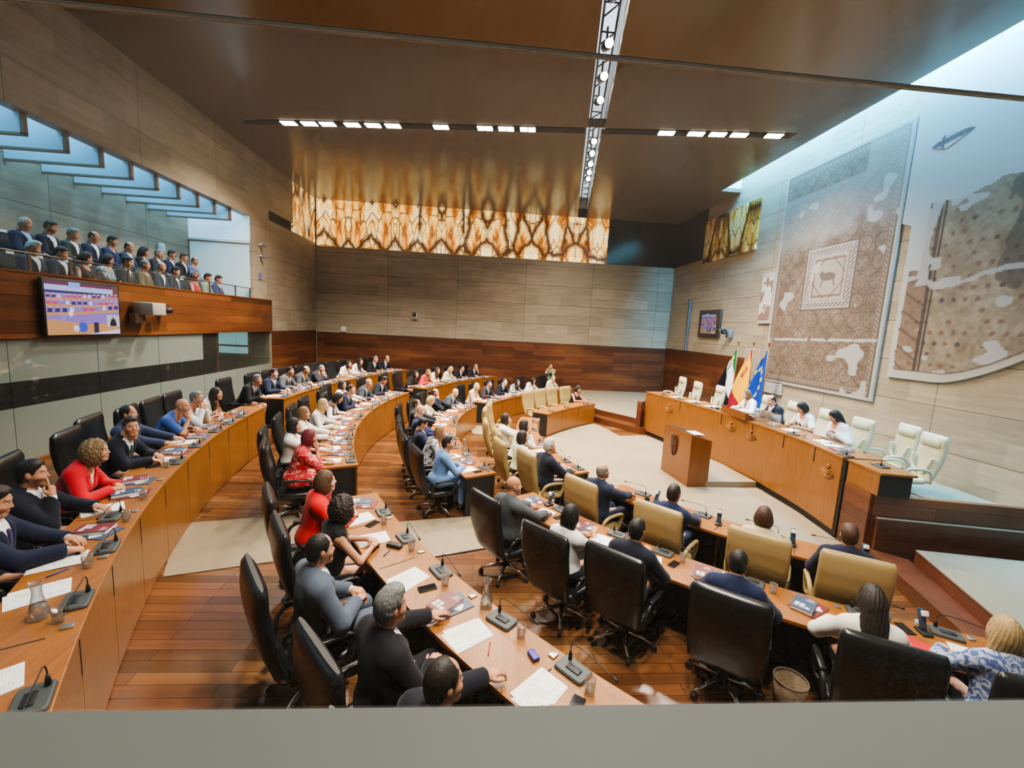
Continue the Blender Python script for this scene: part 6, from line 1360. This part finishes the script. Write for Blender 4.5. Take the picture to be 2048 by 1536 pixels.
for seg in SEG:   # consoles and papers at seats nobody uses
    c, r, a0, a1, zt, zf, zfr, dep = SEG[seg]; lo_, hi_ = min(a0, a1), max(a0, a1); pitch = (hi_-lo_)/SEATS[seg]
    names = {'N1': 'on the left desk close to the viewer', 'M1': 'at an empty place of the outer far-left desk', 'M2': 'at an empty place of the second curved desk', 'F2': 'at an empty place behind the tan chairs', 'F4': 'before the empty tan chairs at the far inner desk', 'M4': 'at an empty place of the middle inner desk', 'M3': 'at an empty place of the third desk', 'F1': 'at an empty place of the back desk', 'N2': 'on the near second desk by the sill', 'N3': 'on the near third desk', 'N4': 'on the near inner desk'}
    for i in range(SEATS[seg]):
        if (seg, i) in taken: continue
        dg = lo_+(i+.5)*pitch; q, z = spot(seg, dg, 0, .2)
        od = ['first', 'second', 'third', 'fourth', 'fifth', 'sixth', 'seventh', 'eighth', 'ninth', 'tenth'][i]
        item(seg, dg, .10, dep-.085, 'mic', mk_mic, 'grey microphone console %s, %s place' % (names[seg], od), 'microphone consoles on the desks', (PI if seg[1] == '4' else 0))
        if seg in ('N1', 'N2'):
            item(seg, dg, .05, .17, 'paper', mk_paper(0), 'loose printed sheets %s, %s place' % (names[seg], od), 'printed sheets on the desks', .2)
            item(seg, dg, -.31, dep-.24, 'books0', mk_books(0), 'stack of bound reports %s, %s place' % (names[seg], od), 'bound reports on the desks', .3)
            item(seg, dg, .3, dep-.09, 'glass', mk_glass, 'water glass %s, %s place' % (names[seg], od), 'water glasses on the desks'); item(seg, dg, .2, dep-.2, 'carafe', mk_carafe, 'glass water carafe %s, %s place' % (names[seg], od), 'water carafes on the desks')
# singles
q, z = spot('N3', 243.5, .0, .16); tag(MB().box((0, 0, .003), (.22, .3, .004), rz=.5).build('red_folder', simple('folder_red', (.55, .02, .02), .4), None, (q[0], q[1], z+.001)), 'bright red folder on the desk near the blonde at the right edge', 'folder')
q = sp('N3', 237.0, .78); t = thing('waste_basket', 'woven waste basket on the floor between two black chairs', 'basket', (q[0], q[1], 0))
MB().lathe([(.1, .005), (.13, .3), (.122, .3), (.095, .015), (.002, .012)], (0, 0, 0), 24).build('body', simple('wicker', (.15, .11, .07), .8, 0, .8, 60, .2, .5, 40), t); MB().tube([(.126*math.cos(a), .126*math.sin(a), .3) for a in np.linspace(0, 2*PI, 25)], .008, 6).build('rim', simple('wicker_rim', (.12, .08, .05), .8), t)
q, z = spot('N2', 222.6, .13, .36); tag(MB().bbox((0, 0, .014), (.05, .09, .026), .005, rz=.4).build('small_box', simple('box_violet', (.05, .03, .32), .4), None, (q[0], q[1], z+.001)), 'small violet box beside the nearest microphone console', 'box')
q, z = spot('N2', 212.4, .2, .3); tag(MB().bbox((0, 0, .018), (.07, .16, .034), .014, rz=1.2).build('glasses_case', M_black, None, (q[0], q[1], z+.001)), 'black glasses case before the curly woman in black top', 'case')
# dais
t = thing('ballot_box', 'clear acrylic ballot box standing on the dais desk', 'box', (6.12, 8.62, DZ+.001))
M_acr = glass('acrylic', (.93, .95, .96)); W2, D2, H2 = .46, .3, .24
for x, y, sx, sy in ((0, W2/2, D2, .008), (0, -W2/2, D2, .008), (D2/2, 0, .008, W2), (-D2/2, 0, .008, W2)): MB().box((x, y, H2/2), (sx, sy, H2)).build('side', M_acr, t)
MB().box((0, 0, H2), (D2, W2, .008)).build('lid', M_acr, t)
def dput(y, w, key, maker, label, group, turn=PI/2):
    if abs(y-8.72) < .42 or (8.8 < y < 9.95 and key != 'paper'): return
    if 8.8 < y < 9.95: w = .44
    x = min(front, key=lambda q: abs(q.y-y)).x+w; put(key, maker, (x, y, DZ+.0008), turn, label, group)
for y, who in ((dp[0][1], 'the dais woman under the flags'), (dp[2][1], 'the dais woman in printed tee'), (dp[3][1], 'the dais woman reading a sheet'), (dp[1][1], 'the dais man behind the clear box')):
    dput(y-.22, .36, 'paper', mk_paper(0), 'loose printed sheets before '+who, 'printed sheets on the desks', PI/2+.2); dput(y+.25, .12, 'mic', mk_mic, 'grey microphone console before '+who, 'microphone consoles on the desks')
    if 'box' not in who: dput(y-.02, .13, 'glass', mk_glass, 'water glass before '+who, 'water glasses on the desks')
dput(6.62, .3, 'books0', mk_books(0), 'stack of bound reports near the side desk of the dais', 'bound reports on the desks', 1.4); dput(6.32, .12, 'mic', mk_mic, 'grey microphone console near the side desk of the dais', 'microphone consoles on the desks'); dput(6.95, .33, 'paper', mk_paper(0), 'loose printed sheets near the side desk of the dais', 'printed sheets on the desks', 1.3)
for y, o in ((12.3, 'farthest'), (11.6, 'second'), (10.9, 'third')):
    dput(y, .14, 'mic', mk_mic, 'grey microphone console before the %s empty cream chair' % o, 'microphone consoles on the desks'); dput(y-.3, .32, 'paper', mk_paper(0), 'loose printed sheets before the %s empty cream chair' % o, 'printed sheets on the desks', 1.6)
put('mic', mk_mic, (5.98, 5.8, DZ+.001), 1.5, 'grey microphone console on the low side desk of the dais', 'microphone consoles on the desks')
tag(MB().bbox((6.0, 10.12, DZ+.0245), (.2, .28, .045), .01, rz=.2).build('desk_console', M_black), 'black control console on the dais left of the reading stand', 'console')

p4 = dp[3]; tag(MB().box((0, 0, 0), (.004, .30, .21), rz=0).build('held_sheet', M_text, None, (6.36, p4[1], DZ+.16), .0), 'white sheet held up by the dais woman reading', 'paper')
# step lights on the near and far stairs
M_led = emis('step_led', (.9, .85, .75), 1.5)
for (x, y), lab in zip(((5.62, 4.62), (5.36, 4.1), (5.5, 4.92), (5.2, 4.3)), ('upper step light nearer the dais on the right stair', 'upper step light nearer the viewer on the right stair', 'lower step light nearer the dais on the right stair', 'lower step light nearer the viewer on the right stair')): pass
t = thing('laptop', 'open laptop on the control desk in the glazed booth', 'laptop', (-8.9, 7.9, 1.246)); MB().box((0, 0, .01), (.24, .34, .018)).build('base', M_steel, t); MB().box((.12, 0, .13), (.012, .34, .22)).build('lid', M_steel, t)
# ---------------------------------------------------------------- light and camera
def area(name, loc, rot, sx, sy, w, col):
    l = bpy.data.lights.new(name, 'AREA'); l.shape = 'RECTANGLE'; l.size = sx; l.size_y = sy; l.energy = w; l.color = col
    l.spread = R(SPR) if 'beam' in name else PI; o = bpy.data.objects.new(name, l); C.objects.link(o); o.location = loc; o.rotation_euler = rot; return o
WARM = (1, .89, .75)
for x, wv in ((-4.6, 900), (-2.6, 900), (-.9, 500), (.7, 900), (5.0, 900), (6.2, 500)): area('floodlight_beam', (x, Ly(x)+.16, 7.93), (0, 0, 0), .5, .3, wv*KL, WARM)
for y in (1.6, 2.8, 4.9, 7.2, 9.4, 13.0, 15.2): area('track_spot_beam', (Lx(y)+.2, y, 8.1), (R(6), 0, 0), .3, .5, 420*KL, WARM)
area('skylight_daylight', (8.15, 7, 9.45), (0, R(-2), 0), .7, 15, 1700*KS, (.11, .56, 1))
area('gallery_daylight', (-8.35, 7.2, 7.5), (0, R(-8), 0), 1.5, 13.5, 620*KS, (.24, .68, 1))
area('booth_light', (-8.6, 8, 2.48), (0, 0, 0), .8, 12, 25*KL, (.9, 1, .95))
w = bpy.data.worlds.new('world'); bpy.context.scene.world = w; w.use_nodes = True
w.node_tree.nodes['Background'].inputs[0].default_value = (1, .88, .74, 1); w.node_tree.nodes['Background'].inputs[1].default_value = KW
cam = bpy.data.cameras.new('camera'); cam.sensor_fit = 'HORIZONTAL'; cam.sensor_width = 36; cam.lens = F_PX*36/2048; cam.clip_start = .05; cam.clip_end = 200
co = bpy.data.objects.new('camera', cam); C.objects.link(co)
co.matrix_world = Matrix(((CR[0], CU[0], -CF[0], 0), (CR[1], CU[1], -CF[1], 0), (CR[2], CU[2], -CF[2], CAM_H), (0, 0, 0, 1)))
sc = bpy.context.scene; sc.camera = co
sc.view_settings.view_transform = 'AgX'; sc.view_settings.look = 'AgX - Medium High Contrast'; sc.view_settings.exposure = EXPO
cy = sc.cycles
cy.max_bounces = 5; cy.diffuse_bounces = 2; cy.glossy_bounces = 2; cy.transmission_bounces = 4; cy.transparent_max_bounces = 12; cy.use_adaptive_sampling = True; cy.adaptive_threshold = .08; cy.adaptive_min_samples = 12; cy.caustics_reflective = False; cy.caustics_refractive = False
cy.use_denoising = True; cy.sample_clamp_indirect = 6
